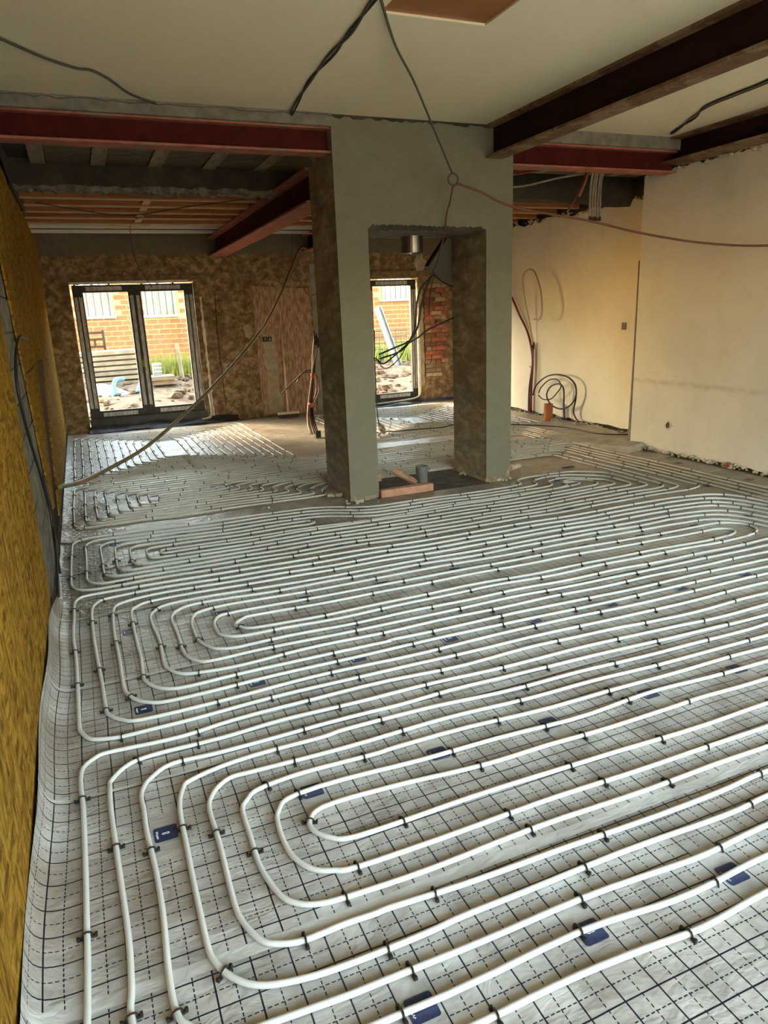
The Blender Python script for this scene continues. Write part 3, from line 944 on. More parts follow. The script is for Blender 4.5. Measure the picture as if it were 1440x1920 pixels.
# ------------------------------------------------------------------ underfloor heating pipes
PIPE_R = 0.0088
A_TRACE = [
    [(2.402, 1.786), (1.938, 1.791), (1.558, 1.803), (1.017, 1.808), (0.703, 1.810), (0.574, 1.815), (0.527, 1.839), (0.488, 1.887), (0.481, 1.920), (0.487, 1.939), (0.510, 1.974), (0.548, 1.982), (0.755, 1.979), (0.917, 1.973), (0.917, 1.973), (1.212, 1.948), (1.466, 1.948), (1.734, 1.943), (2.038, 1.931), (2.218, 1.937), (2.581, 1.934)],
    [(2.265, 1.673), (1.854, 1.678), (1.535, 1.680), (1.305, 1.681), (0.869, 1.685), (0.558, 1.687), (0.490, 1.703), (0.434, 1.733), (0.396, 1.794), (0.382, 1.864), (0.383, 1.959), (0.390, 2.000), (0.404, 2.037), (0.432, 2.069), (0.490, 2.087), (0.877, 2.078), (1.168, 2.074), (1.611, 2.058), (2.011, 2.062), (2.690, 2.043)],
    [(2.150, 1.578), (1.939, 1.581), (1.673, 1.581), (1.234, 1.594), (0.762, 1.584), (0.486, 1.587), (0.397, 1.600), (0.348, 1.626), (0.310, 1.679), (0.283, 1.808), (0.284, 1.954), (0.285, 1.954), (0.289, 2.092), (0.317, 2.140), (0.369, 2.178), (0.541, 2.195), (0.533, 2.193), (0.833, 2.186), (0.902, 2.189), (1.352, 2.175), (1.897, 2.160), (1.908, 2.159), (2.482, 2.145), (2.831, 2.140)],
    [(2.024, 1.474), (1.951, 1.473), (1.787, 1.465), (1.429, 1.473), (0.906, 1.486), (0.598, 1.500), (0.542, 1.498), (0.455, 1.501), (0.337, 1.498), (0.271, 1.516), (0.227, 1.550), (0.193, 1.640), (0.186, 1.735), (0.188, 1.964), (0.179, 2.005), (0.186, 2.143), (0.205, 2.210), (0.242, 2.259), (0.296, 2.289), (0.374, 2.285), (0.608, 2.276), (1.083, 2.274), (1.088, 2.277), (1.367, 2.274), (1.977, 2.257), (1.989, 2.251), (2.511, 2.229), (2.896, 2.232)],
    [(1.920, 1.388), (1.704, 1.379), (1.165, 1.386), (1.164, 1.383), (0.780, 1.392), (0.642, 1.386), (0.414, 1.388), (0.284, 1.398), (0.189, 1.423), (0.129, 1.478), (0.099, 1.544), (0.093, 1.602), (0.093, 1.732), (0.093, 1.966), (0.094, 2.187), (0.093, 2.202), (0.116, 2.293), (0.155, 2.340), (0.155, 2.337), (0.322, 2.373), (0.322, 2.370), (0.651, 2.373), (0.781, 2.389), (1.088, 2.382), (1.091, 2.387), (1.335, 2.373), (1.892, 2.346), (1.892, 2.346), (2.237, 2.334), (2.518, 2.326), (3.053, 2.324)],
    [(1.799, 1.288), (1.518, 1.280), (1.344, 1.285), (0.990, 1.293), (0.682, 1.302), (0.461, 1.302), (0.373, 1.303), (0.182, 1.317), (0.080, 1.325), (0.019, 1.388), (-0.003, 1.430), (-0.009, 1.538), (-0.004, 1.743), (-0.008, 1.920), (-0.019, 2.115), (-0.018, 2.241), (-0.020, 2.303), (-0.008, 2.361), (0.026, 2.412), (0.109, 2.465), (0.109, 2.457), (0.301, 2.456), (0.340, 2.461), (0.724, 2.462), (1.035, 2.460), (1.028, 2.477), (1.301, 2.472), (1.939, 2.449), (2.132, 2.442), (2.711, 2.419), (2.992, 2.397)],
    [(1.685, 1.194), (1.589, 1.194), (1.310, 1.187), (1.010, 1.204), (0.487, 1.204), (0.250, 1.205), (0.020, 1.240), (-0.080, 1.330), (-0.105, 1.465), (-0.100, 1.549), (-0.099, 1.712), (-0.112, 2.009), (-0.119, 2.290), (-0.115, 2.413), (-0.107, 2.460), (-0.087, 2.499), (-0.037, 2.537), (0.071, 2.559), (0.215, 2.558), (0.360, 2.557), (0.568, 2.567), (1.215, 2.556), (1.215, 2.556), (1.848, 2.538), (2.264, 2.539), (2.607, 2.513), (2.870, 2.493)],
    [(1.562, 1.092), (1.311, 1.083), (1.123, 1.096), (0.856, 1.110), (0.625, 1.113), (0.300, 1.115), (0.000, 1.115), (-0.130, 1.150), (-0.215, 1.260), (-0.209, 1.497), (-0.208, 1.687), (-0.210, 1.851), (-0.209, 2.139), (-0.209, 2.333), (-0.213, 2.556), (-0.201, 2.599), (-0.169, 2.635), (-0.098, 2.660), (0.176, 2.646), (0.380, 2.660), (0.827, 2.667), (1.336, 2.654), (1.871, 2.651), (2.293, 2.635), (2.516, 2.614)],
]
B_TRACE = [
    [(0.905, 3.513), (0.658, 3.519), (0.641, 3.537), (0.592, 3.571), (0.573, 3.619), (0.585, 3.656), (0.644, 3.681), (0.708, 3.685)],
    [(0.876, 3.442), (0.651, 3.443), (0.560, 3.457), (0.505, 3.493), (0.471, 3.547), (0.466, 3.654), (0.484, 3.732), (0.521, 3.775), (0.590, 3.785), (0.731, 3.785)],
    [(1.019, 3.329), (0.627, 3.338), (0.521, 3.342), (0.450, 3.368), (0.415, 3.401), (0.374, 3.498), (0.363, 3.604), (0.365, 3.750), (0.390, 3.838), (0.425, 3.877), (0.544, 3.904), (0.759, 3.905)],
    [(1.426, 3.231), (0.856, 3.238), (0.584, 3.249), (0.379, 3.254), (0.327, 3.288), (0.292, 3.346), (0.275, 3.436), (0.273, 3.651), (0.265, 3.847), (0.282, 3.918), (0.312, 3.961), (0.402, 4.002), (0.690, 4.001)],
    [(1.595, 3.137), (1.138, 3.143), (0.721, 3.146), (0.469, 3.140), (0.273, 3.163), (0.216, 3.200), (0.185, 3.253), (0.166, 3.333), (0.176, 3.602), (0.164, 3.835), (0.166, 3.957), (0.195, 4.023), (0.250, 4.074), (0.384, 4.089)],
    [(1.730, 3.030), (1.280, 3.049), (1.227, 3.039), (0.842, 3.040), (0.468, 3.047), (0.257, 3.047), (0.170, 3.064), (0.112, 3.113), (0.082, 3.174), (0.070, 3.234), (0.074, 3.441), (0.068, 3.600), (0.063, 3.835), (0.068, 4.079), (0.105, 4.144), (0.158, 4.177), (0.301, 4.185), (0.610, 4.190)],
    [(1.964, 2.935), (1.472, 2.949), (0.933, 2.951), (0.575, 2.957), (0.344, 2.951), (0.134, 2.951), (0.056, 2.984), (0.009, 3.035), (-0.021, 3.107), (-0.032, 3.186), (-0.031, 3.522), (-0.041, 3.836), (-0.035, 4.146), (0.007, 4.246), (0.150, 4.285)],
    [(2.076, 2.840), (1.719, 2.852), (1.333, 2.844), (1.024, 2.849), (0.708, 2.851), (0.342, 2.846), (0.026, 2.850), (-0.049, 2.887), (-0.091, 2.938), (-0.110, 2.999), (-0.117, 3.229), (-0.126, 3.483), (-0.140, 3.931), (-0.142, 4.227), (-0.110, 4.334), (-0.059, 4.371), (0.110, 4.379), (0.391, 4.374)],
    [(2.009, 2.739), (1.473, 2.754), (0.969, 2.756), (0.564, 2.761), (0.249, 2.755), (0.065, 2.754), (-0.060, 2.751), (-0.135, 2.768), (-0.179, 2.793), (-0.209, 2.855), (-0.218, 2.919), (-0.222, 3.201), (-0.224, 3.586), (-0.238, 3.878), (-0.238, 4.137), (-0.238, 4.378), (-0.199, 4.473), (-0.102, 4.488), (0.072, 4.477)],
]


def dedupe(pts, d=0.045):
    out = [pts[0]]
    for p in pts[1:]:
        if math.hypot(p[0] - out[-1][0], p[1] - out[-1][1]) > d:
            n = max(1, int(math.hypot(p[0] - out[-1][0], p[1] - out[-1][1]) / 0.30))
            q = out[-1]
            out += [(q[0] + (p[0] - q[0]) * i / n, q[1] + (p[1] - q[1]) * i / n) for i in range(1, n + 1)]
    return out


def fillet(pts, r, n=7):
    """round the corners of a polyline"""
    out = [pts[0]]
    for i in range(1, len(pts) - 1):
        p0, p1, p2 = Vector(pts[i - 1]), Vector(pts[i]), Vector(pts[i + 1])
        d0, d1 = p0 - p1, p2 - p1
        rr = r[i] if isinstance(r, (list, tuple)) else r
        q = min(rr, d0.length * 0.48, d1.length * 0.48)
        a, b = p1 + d0.normalized() * q, p1 + d1.normalized() * q
        for k in range(n + 1):
            t = k / n
            out.append(tuple(a * (1 - t) ** 2 + p1 * 2 * t * (1 - t) + b * t * t))
    out.append(pts[-1])
    return out


def resample(pts, step):
    out = [Vector(pts[0])]
    for a, b in zip(pts[:-1], pts[1:]):
        a, b = Vector(a), Vector(b)
        n = max(1, int((b - a).length / step))
        for k in range(1, n + 1):
            out.append(a + (b - a) * k / n)
    return out


AR = MB()
arch = [(-0.0125, 0, -0.006), (-0.0125, 0, 0.004), (-0.0095, 0, 0.0095), (0, 0, 0.0125), (0.0095, 0, 0.0095), (0.0125, 0, 0.004), (0.0125, 0, -0.006)]
AR.tube(arch, 0.0028, 5)
for s in (-1, 1):
    AR.box(min(s * 0.011, s * 0.026), -0.005, -0.0095, max(s * 0.011, s * 0.026), 0.005, -0.003)
    AR.box(min(s * 0.020, s * 0.027), -0.004, -0.006, max(s * 0.020, s * 0.027), 0.004, 0.002)
CLIP_MESH = AR.mesh('clip', CLIP)
near_clips = [0]


def circuit(paths, label, near=True, m=None):
    """one heating circuit: the pipe itself with its clips as parts"""
    mb = MB()
    far_mb = MB()
    spots = []
    for w, pts in enumerate(paths):
        ph = random.uniform(0, 6.28)
        P = resample(pts, 0.11)
        Q = []
        for i, p in enumerate(P):
            d = P[min(i + 1, len(P) - 1)] - P[max(i - 1, 0)]
            nrm = Vector((-d.y, d.x)).normalized() if d.length > 1e-6 else Vector((0, 0))
            s = 0.0034 * math.sin(4.3 * p.x + ph) + 0.003 * math.sin(9.1 * p.x + 2.0 * ph + 5 * p.y)
            q = p + nrm * s
            Q.append((q.x, q.y, zoff(q.x, q.y) + 0.0125))
        mb.tube(Q, PIPE_R, 10 if near else 7)
        gap = random.uniform(0.05, 0.35)
        acc = 0.0
        for i in range(1, len(Q)):
            a, b = Vector(Q[i - 1]), Vector(Q[i])
            acc += (b - a).length
            turn = 1.0
            if i + 1 < len(Q):
                c = Vector(Q[i + 1])
                if (b - a).length > 1e-6 and (c - b).length > 1e-6:
                    turn = (b - a).normalized().dot((c - b).normalized())
            if acc > gap:
                spots.append((b, math.atan2(b.y - a.y, b.x - a.x) - PI / 2))
                acc = 0.0
                gap = random.uniform(0.34, 0.62) if turn > 0.985 else random.uniform(0.14, 0.22)
    root = mb.build('heating_pipe', m or (PIPE if near else PIPE_TAN), None, True)
    tag(root, label, 'pipe')
    stuff = []
    for (p, a) in spots:
        if near and p.length < 5.4 and -0.35 < p.x < 0.25 + 0.95 * p.y and near_clips[0] < 420:
            near_clips[0] += 1
            o = bpy.data.objects.new('clip', CLIP_MESH)
            col.objects.link(o)
            o.parent = root
            o.location = p
            o.rotation_euler = (0, 0, a + random.uniform(-0.08, 0.08))
        else:
            stuff.append((p, a))
    if stuff:
        sm = MB()
        for (p, a) in stuff:
            ca, sa = math.cos(a), math.sin(a)
            b0 = len(sm.v)
            for v in AV:
                sm.v.append((p.x + v[0] * ca - v[1] * sa, p.y + v[0] * sa + v[1] * ca, p.z + v[2]))
            sm.f += [tuple(b0 + i for i in f) for f in AFC]
        so = sm.build('clips', CLIP, root)
        so['kind'] = 'stuff'
    return root


# cheap clip for the distant rows
AM = MB().tube([(-0.013, 0, -0.008), (-0.010, 0, 0.009), (0, 0, 0.0135), (0.010, 0, 0.009), (0.013, 0, -0.008)], 0.0036, 4)
AV, AFC = AM.v, AM.f


def smooth2(pts):
    return [(p.x, p.y) for p in spline([(a, b, 0) for a, b in dedupe(pts)], 4)]


X_END = 4.36
a_paths = []
for tr in A_TRACE:
    t = [(X_END, tr[0][1] - 0.015 * (X_END - tr[0][0]))] + tr + [(X_END, tr[-1][1] - 0.02 * (X_END - tr[-1][0]))]
    a_paths.append(smooth2(t))
for i in range(1, 8, 2):
    for e in (0, -1):
        p, q = a_paths[i - 1][e], a_paths[i][e]
        a_paths.append([p] + [(p[0] + 0.05 * math.sin(PI * k / 6), p[1] + (q[1] - p[1]) * (1 - math.cos(PI * k / 6)) / 2) for k in range(1, 6)] + [q])
circuit(a_paths, 'nearest white heating pipe circuit laid in nested hairpin loops')

b_paths = []
for i, tr in enumerate(B_TRACE):
    lo_y = tr[0][1] - 0.02 * (4.2 - tr[0][0])
    up_y = tr[-1][1] - 0.02 * (4.2 - tr[-1][0])
    k = i + 1
    if k <= 2:
        xe = 4.18 + 0.10 * (k - 1)
        t = [(xe - 0.15, lo_y + 0.01)] + tr + [(3.2, tr[-1][1] - 0.02 * (3.2 - tr[-1][0])), (xe - 0.15, up_y)]
        pts = smooth2(t)
        r = (up_y - lo_y) / 2
        pts += [(xe - 0.15 + (r + 0.05) * math.sin(PI * q / 8), lo_y + 0.01 + (up_y - lo_y - 0.01) * (1 + math.cos(PI * q / 8)) / 2) for q in range(1, 9)]
        b_paths.append(pts)
    else:
        xv = 4.47 + 0.095 * (k - 3)
        t = [(X_END, lo_y)] + tr + [(3.2, tr[-1][1] - 0.02 * (3.2 - tr[-1][0])), (xv - 0.62, up_y + 0.02)]
        pts = smooth2(t) + fillet([(xv - 0.60, up_y + 0.02), (xv - 0.1, up_y - 0.03), (xv, up_y - 0.55), (xv + 0.03, 1.6), (xv + 0.03, -0.3)], [0, 0.34, 0.3, 0.2, 0])
        b_paths.append(pts)
circuit(b_paths, 'second white heating pipe circuit, broad nested loops left of centre')

c_paths = []
hair = {7: (4.92, 4.57, 4.97), 6: (4.77, 4.66, 4.84), 5: (4.67, 4.74, 4.74), 4: (4.58, 4.85, 4.64), 3: (4.47, 4.94, 4.54), 2: (4.37, 5.03, 4.44)}
front = {4: 5.21, 5: 5.30, 6: 5.39, 7: 5.48}
for k in range(1, 8):
    xl = 0.34 - 0.10 * (k - 1)
    yl, yu = 5.10 - 0.087 * (k - 1), 5.19 + 0.10 * (k - 1)
    rad = 0.05 + 0.02 * k
    left = [(xl, yl), (xl, yu)]
    lower = []
    if k >= 5:
        hx, hy, vx = hair[k]
        lower = [(vx, 6.30), (vx, hy + 0.16), (hx + 0.06, hy + 0.04), (hx - 0.10, hy), (3.4, yl - 0.04)]
    elif k >= 2:
        hx, hy, vx = hair[k]
        top = {4: 5.72, 3: 5.62, 2: 5.51}[k]
        lower = [(4.05, top), (vx - 0.25, top), (vx, top - 0.25), (vx, hy + 0.14), (hx + 0.05, hy + 0.03), (hx - 0.08, hy), (3.4, yl - 0.04)]
    else:
        lower = [(4.14, 5.42), (4.28, 5.34), (4.30, 5.17), (4.20, 5.10), (3.4, yl - 0.03)]
    if k >= 4:
        fy = front[k]
        hx = {7: 3.67, 6: 3.78, 5: 3.88, 4: 3.99}[k]
        ty = {7: 5.70, 6: 5.60, 5: 5.50, 4: 5.42}[k]
        upper = [(1.66 + 0.03 * (k - 4), yu - 0.05), (2.00 + 0.03 * (k - 4), fy), (hx - 0.12, fy - 0.01), (hx + 0.03, fy + 0.03), (hx + 0.03, ty - 0.05), (hx + 0.18, ty), (4.12, ty + 0.015)]
    elif k in (2, 3):
        upper = [(1.50, yu - 0.04)]
    else:
        upper = [(2.0, 5.12), (4.05, 5.20), (4.16, 5.24), (4.14, 5.33), (4.02, 5.34)]
    c_paths.append(fillet(lower + left + upper, rad))
yu2, yu3 = 5.29 - 0.04, 5.39 - 0.04
c_paths.append([(1.50 + 0.06 * math.sin(PI * q / 6), yu2 + (yu3 - yu2) * (1 - math.cos(PI * q / 6)) / 2) for q in range(7)])
circuit(c_paths, 'third white heating pipe circuit ending in front of the column', True, PIPE_MID)

d_paths = []
for k in range(1, 10):
    xl = 0.51 - 0.094 * (k - 1)
    yl, yu = 6.85 - 0.093 * (k - 1), 6.95 + 0.10 * (k - 1)
    xr = 1.19 + (1.97 - 1.19) * (k - 1) / 8
    hy = 6.50 + 0.075 * (9 - k)
    i = 9 - k
    vx = {0: 4.74, 1: 4.84, 2: 4.97, 3: 5.07, 4: 5.17, 5: 5.27, 6: 5.37, 7: 4.5, 8: 4.4}[i]
    end = [(vx, hy), (vx, 6.28 if i < 3 else -0.3)] if i < 7 else [(vx, hy)]
    hop = [(xr, yl + 0.03), (xr - 0.03, yl + 0.20), (xr + 0.12, hy)]
    up_r = [(4.30, yu)] if k > 2 else [(1.02, yu)]
    d_paths.append(fillet(list(reversed(end)) + list(reversed(hop)) + [(xr - 0.14, yl)] + [(xl, yl), (xl, yu)] + up_r, 0.05 + 0.012 * k))
d_paths.append([(1.02 + 0.05 * math.sin(PI * q / 6), 6.95 + 0.05 * (1 - math.cos(PI * q / 6))) for q in range(7)])
for k in range(3, 9, 2):
    ya = 6.95 + 0.10 * (k - 1)
    d_paths.append([(4.30 + 0.05 * math.sin(PI * q / 6), ya + 0.05 * (1 - math.cos(PI * q / 6))) for q in range(7)])
circuit(d_paths, 'white heating pipe circuit beside the left wall, passing behind the column', False)


def rings(L, R, B, T, n, sx0, sx1, sy0, sy1, rad=0.16):
    out = []
    for k in range(n):
        l, r, b, t = L + sx0 * k, R - sx1 * k, B + sy0 * k, T - sy1 * k
        q = [((l + r) / 2 + 0.05, b), (l, b), (l, t), (r, t), (r, b), ((l + r) / 2 + 0.04, b)]
        out.append(fillet(q, rad))
    return out


circuit(rings(-0.24, 2.20, 8.03, 11.30, 12, 0.095, 0.10, 0.085, 0.085) + [[(-0.1, 7.86), (4.3, 7.84)], [(-0.1, 7.94), (4.3, 7.93)]], 'white heating pipe circuit coiled on the floor before the double door', False)
circuit(rings(3.32, 6.0, 8.42, 11.35, 12, 0.105, 0.105, 0.10, 0.10), 'white heating pipe circuit seen through the column opening', False)
circuit(rings(4.44, 5.62, 7.02, 8.30, 6, 0.085, 0.085, 0.09, 0.09, 0.10), 'small white heating pipe circuit right of the column near orange pipe', False)

# ------------------------------------------------------------------ windows in the far wall
def frame_window(name, x0, x1, z0, z1, mull, sill):
    """black frame wrapped in grey protective tape, glazed"""
    y0, y1 = Y_F + 0.03, Y_F + 0.10
    t, tt, tb_, mh = (0.145, 0.105, 0.115, 0.095) if mull else (0.105, 0.10, 0.105, 0.0)
    root = tag(MB().box(x0, y0, z0, x0 + t, y1, z1).build(name, FRAME_BLACK), kind='structure')

    def fr(a, b, c, d, nm='frame'):
        return MB().box(a, y0, c, b, y1, d).build(nm, FRAME_BLACK, root)
    fr(x1 - t, x1, z0, z1)
    fr(x0 + t, x1 - t, z1 - tt, z1)
    fr(x0 + t, x1 - t, z0, z0 + tb_)
    xs = [x0 + t, x1 - t]
    if mull:
        fr(mull - mh, mull + mh, z0 + tb_, z1 - tt, 'mullion')
        xs = [x0 + t, mull - mh, mull + mh, x1 - t]
    for i in range(0, len(xs), 2):
        MB().box(xs[i], y0 + 0.03, z0 + tb_, xs[i + 1], y0 + 0.034, z1 - tt).build('glass_pane', GLASS, root)
    ta, tb = y0 - 0.004, y0

    def tp(a, b, c, d):
        return MB().box(a, ta, c, b, tb, d).build('protective_tape', TAPE, root)
    w = t * 0.32
    for (xa, xb) in [(x0 + t * 0.10, x0 + t * 0.10 + w), (x0 + t * 0.56, x0 + t * 0.56 + w), (x1 - t * 0.56 - w, x1 - t * 0.56), (x1 - t * 0.10 - w, x1 - t * 0.10)]:
        tp(xa, xb, z0 + 0.16, z1 - 0.17)
    spans = [(x0 + 0.17, x1 - 0.17)]
    if mull:
        for (xa, xb) in [(mull - 0.068, mull - 0.020), (mull + 0.020, mull + 0.068)]:
            tp(xa, xb, z0 + 0.16, z1 - 0.16)
        MB().box(mull - 0.018, ta - 0.004, 0.95, mull + 0.018, tb, 1.06).build('lime_sticker', GRASS, root)
        spans = [(x0 + 0.19, mull - 0.17), (mull + 0.17, x1 - 0.19)]
    for (xa, xb) in spans:
        tp(xa, xb, z1 - 0.082, z1 - 0.022)
        tp(xa, xb, z0 + 0.025, z0 + 0.085)
    MB().box(x0 - 0.02, y0 - 0.05, sill, x1 + 0.02, y1, z0).build('sill_upstand', MEMBRANE_BLACK, root)
    return root


frame_window('window_1', 0.03, 1.79, 0.20, 2.19, 0.905, 0.0)
frame_window('window_2', 4.74, 5.68, 0.10, 2.17, None, 0.0)
# rumpled sealing membranes at the thresholds
def membrane(name, x0, x1, y, m, label, h=0.10, seed=1):
    rnd = random.Random(seed)
    mb = MB()
    n = 36
    for j, (dy, z) in enumerate(((0.0, h), (-0.02, h * 0.55), (-0.06, 0.030), (-0.16, 0.016))):
        for i in range(n + 1):
            x = x0 + (x1 - x0) * i / n
            mb.v.append((x, y + dy + rnd.uniform(-0.012, 0.012), max(0.012, z + 0.018 * math.sin(7 * x + j) + rnd.uniform(-0.006, 0.006))))
    for j in range(3):
        for i in range(n):
            a = j * (n + 1) + i
            mb.f.append((a, a + 1, a + n + 2, a + n + 1))
    return tag(mb.build(name, m, None, True), label, 'membrane')


membrane('sealing_membrane', -0.02, 2.30, 11.84, MEMBRANE_BLACK, 'black sealing membrane rumpled along the threshold of the double door', 0.09, 3)
membrane('sealing_membrane', 4.66, 5.62, 11.84, MEMBRANE_BLACK, 'black sealing membrane under the single glazed door', 0.10, 5)
tag(MB().tube(spline([(5.70, 11.88, 2.12), (5.71, 11.87, 1.2), (5.70, 11.86, 0.30), (5.66, 11.84, 0.14), (5.50, 11.82, 0.085), (5.1, 11.80, 0.06), (4.7, 11.80, 0.05)], 6), 0.016, 8).build('sealing_strip', TAPE_PALE, None, True),
    'pale sealing strip curving round the foot of the single glazed door', 'strip')
tag(MB().tube(spline([(1.86, 11.86, 0.50), (1.87, 11.84, 0.20), (1.84, 11.82, 0.09), (1.7, 11.80, 0.06)], 5), 0.020, 8).build('sealing_strip', TAPE_PALE, None, True),
    'short pale sealing strip at the right foot of the double door', 'strip')
tag(MB().box(5.74, 11.86, 0.0, 6.42, 11.89, 0.05).build('edge_strip', CABLE_BLUE), 'blue edge insulation strip along the far wall beside the single door', 'strip')

# ------------------------------------------------------------------ OSB boards on the left wall
B0, B1 = -0.362, -0.349


def outline_noise(pts, amp):
    out = []
    for (a, b) in zip(pts, pts[1:] + pts[:1]):
        n = max(1, int(math.hypot(b[0] - a[0], b[1] - a[1]) / 0.10))
        for i in range(n):
            t = i / n
            out.append((a[0] + (b[0] - a[0]) * t + random.uniform(-amp, amp), a[1] + (b[1] - a[1]) * t + random.uniform(-amp, amp)))
    return out


tag(MB().prism(outline_noise([(Y_B + 0.3, 0.035), (4.0, 0.02), (4.25, 0.16), (4.31, 1.70), (4.30, 2.95), (Y_B + 0.3, 2.95)], 0.007), 'x', B0, B1).build('osb_board', OSB),
    'large yellow OSB board on the left wall nearest the viewer', 'board')
b2 = tag(MB().prism(outline_noise([(5.30, 1.32), (7.05, 1.32), (7.10, 1.34), (8.05, 1.29), (11.83, 1.20), (11.83, 2.80), (4.75, 2.80)], 0.008), 'x', B0, B1).build('osb_board', OSB),
         'tall splintered OSB board further along the left wall', 'board')
MB().prism(outline_noise([(5.78, 0.28), (6.02, 0.24), (7.02, 1.325), (5.32, 1.325)], 0.006), 'x', B0, B1).build('lower_board', OSB, b2)
MB().prism(outline_noise([(6.48, 0.06), (7.2, 0.05), (11.83, 0.05), (11.83, 1.21), (8.08, 1.285)], 0.008), 'x', B0, B1).build('lower_board', OSB, b2)
wl['label'] = 'concrete block wall behind the OSB boards'
tag(MB().box(-0.371, 5.9, 0.0, -0.3635, 8.2, 1.5).build('slot_dark_backing', STEEL_BROWN), 'dark backing added to darken the slot in the OSB board', 'panel')  # dark sheet added behind the boards so the slot reads as a shaded gap
# black hanging sheet at the top
bs = MB()
prof = [(6.2, 3.03, 2.86), (6.6, 3.02, 2.82), (7.1, 3.0, 2.78), (7.7, 2.98, 2.76), (8.3, 2.97, 2.80), (8.9, 2.94, 2.83), (9.6, 2.90, 2.86)]
for (y, zt, zb) in prof:
    bs.v += [(-0.34, y, zt), (-0.325 + 0.02 * math.sin(3 * y), y, (zt + zb) / 2), (-0.335, y, zb + 0.02 * math.sin(5 * y))]
for i in range(len(prof) - 1):
    for j in range(2):
        a = i * 3 + j
        bs.f.append((a, a + 1, a + 4, a + 3))
tag(bs.build('plastic_sheet', MEMBRANE_BLACK, None, True), 'black plastic sheet hanging above the OSB board at top left', 'sheet')

# ------------------------------------------------------------------ cables and hoses
cable('power_cable', [(-0.352, 6.28, 1.53), (-0.338, 5.2, 1.56), (-0.335, 4.6, 1.46), (-0.338, 4.40, 1.28), (-0.34, 4.62, 1.0), (-0.34, 5.0, 0.68), (-0.34, 5.25, 0.40), (-0.335, 5.1, 0.16), (-0.32, 4.9, 0.05)], 0.009, CABLE_BLACK,
      'thick black cable looping down the block wall between OSB boards', n=8)
cable('power_cable', [(-0.350, 5.40, 0.62), (-0.335, 5.35, 0.40), (-0.33, 5.1, 0.22), (-0.325, 4.7, 0.10), (-0.322, 4.45, 0.05)], 0.009, CABLE_BLACK, 'second black cable lying in the gap under the OSB boards', n=8)
hp = [(3.60, 11.62, 2.66), (3.44, 11.50, 2.62), (2.99, 11.01, 2.01), (2.58, 10.52, 1.55), (2.34, 10.03, 1.41), (1.87, 9.54, 1.06), (1.37, 9.05, 0.73), (0.93, 8.56, 0.49), (0.51, 8.07, 0.30), (0.09, 7.58, 0.20), (-0.16, 7.09, 0.205), (-0.325, 6.60, 0.28)]
cable('flexible_hose', hp, [0.021] * (6 * 11 + 1), HOSE_TAN, 'tan flexible hose hanging from the far beam down to the left wall', 'hose', n=8)
cable('suspended_cable', [(1.62, 3.72, 3.12), (1.91, 4.20, 3.09), (2.24, 4.65, 3.05), (2.59, 5.10, 2.93), (2.97, 5.50, 2.68)], 0.008, CABLE_GREY, 'grey cable slung from the ceiling to the cable loop before the column')
lp = [(2.98 + 0.045 * math.cos(a), 5.50, 2.635 + 0.045 * math.sin(a)) for a in [2 * PI * i / 12 + 0.6 for i in range(15)]]
cable('cable_loop', lp, 0.008, CABLE_GREY, 'small knotted ring of cable hanging in front of the column', per=3)
cable('red_brown_hose', [(3.0, 5.50, 2.61), (3.20, 5.45, 2.54), (3.50, 5.40, 2.42), (4.08, 5.20, 2.30), (4.48, 5.00, 2.18), (4.99, 4.80, 2.08), (5.50, 4.60, 2.04), (5.76, 4.2, 2.06)], 0.0095, CABLE_BROWN, 'reddish brown hose sagging across the right plaster wall', 'hose', n=8)
cable('suspended_cable', [(2.98, 5.50, 2.60), (3.00, 5.60, 2.48), (3.01, 5.68, 2.40), (3.05, 5.80, 2.26), (3.14, 6.05, 2.16), (3.19, 6.20, 2.08), (3.20, 6.35, 1.96)], 0.008, CABLE_BROWN, 'brown cable dropping from the ring through the column opening')
cg = 'cables hanging in the column opening'
cable('hanging_cable', [(3.21, 6.35, 1.95), (3.08, 6.35, 1.83), (3.03, 6.35, 1.69), (3.02, 6.36, 1.54), (2.99, 6.36, 1.42), (2.87, 6.36, 1.27), (2.63, 6.36, 1.20)], 0.009, CABLE_BLACK, 'thick black cable swinging left across the single door', 'cable', cg)
cable('hanging_cable', [(3.215, 6.37, 1.95), (3.14, 6.37, 1.83), (3.08, 6.37, 1.64), (3.04, 6.37, 1.47), (2.95, 6.37, 1.35), (2.78, 6.37, 1.29), (2.63, 6.37, 1.24)], 0.009, CABLE_BLACK, 'black cable just above the thick one, ending over the door glass', 'cable', cg)
cable('hanging_cable', [(3.22, 6.34, 1.95), (3.17, 6.34, 1.78), (3.15, 6.34, 1.59)], 0.005, CABLE_BLACK, 'short thin black cable end hanging over the exposed bricks', 'cable', cg)
cable('hanging_cable', [(3.455, 6.39, 1.55), (3.26, 6.39, 1.48), (3.14, 6.39, 1.43), (3.06, 6.39, 1.38), (2.94, 6.39, 1.32), (2.77, 6.39, 1.20), (2.67, 6.39, 1.15), (2.57, 6.39, 1.21), (2.32, 6.40, 1.17)], 0.008, CABLE_BLACK, 'black cable running from right column leg across to the left leg', 'cable', cg)
cable('hanging_cable', [(2.94, 6.40, 1.35), (2.88, 6.40, 1.22), (2.76, 6.40, 1.12), (2.68, 6.40, 1.11), (2.58, 6.40, 1.19), (2.32, 6.41, 1.15)], 0.005, CABLE_BLACK, 'thin black cable drooping lowest in the column opening', 'cable', cg)
cable('hanging_cable', [(3.23, 6.38, 1.97), (3.30, 6.38, 1.90), (3.38, 6.39, 1.86), (3.45, 6.40, 1.84)], 0.008, CABLE_BLACK, 'short black cable bending from the grey panel to right leg', 'cable', cg)
ccg = 'cables fixed to the ceiling'
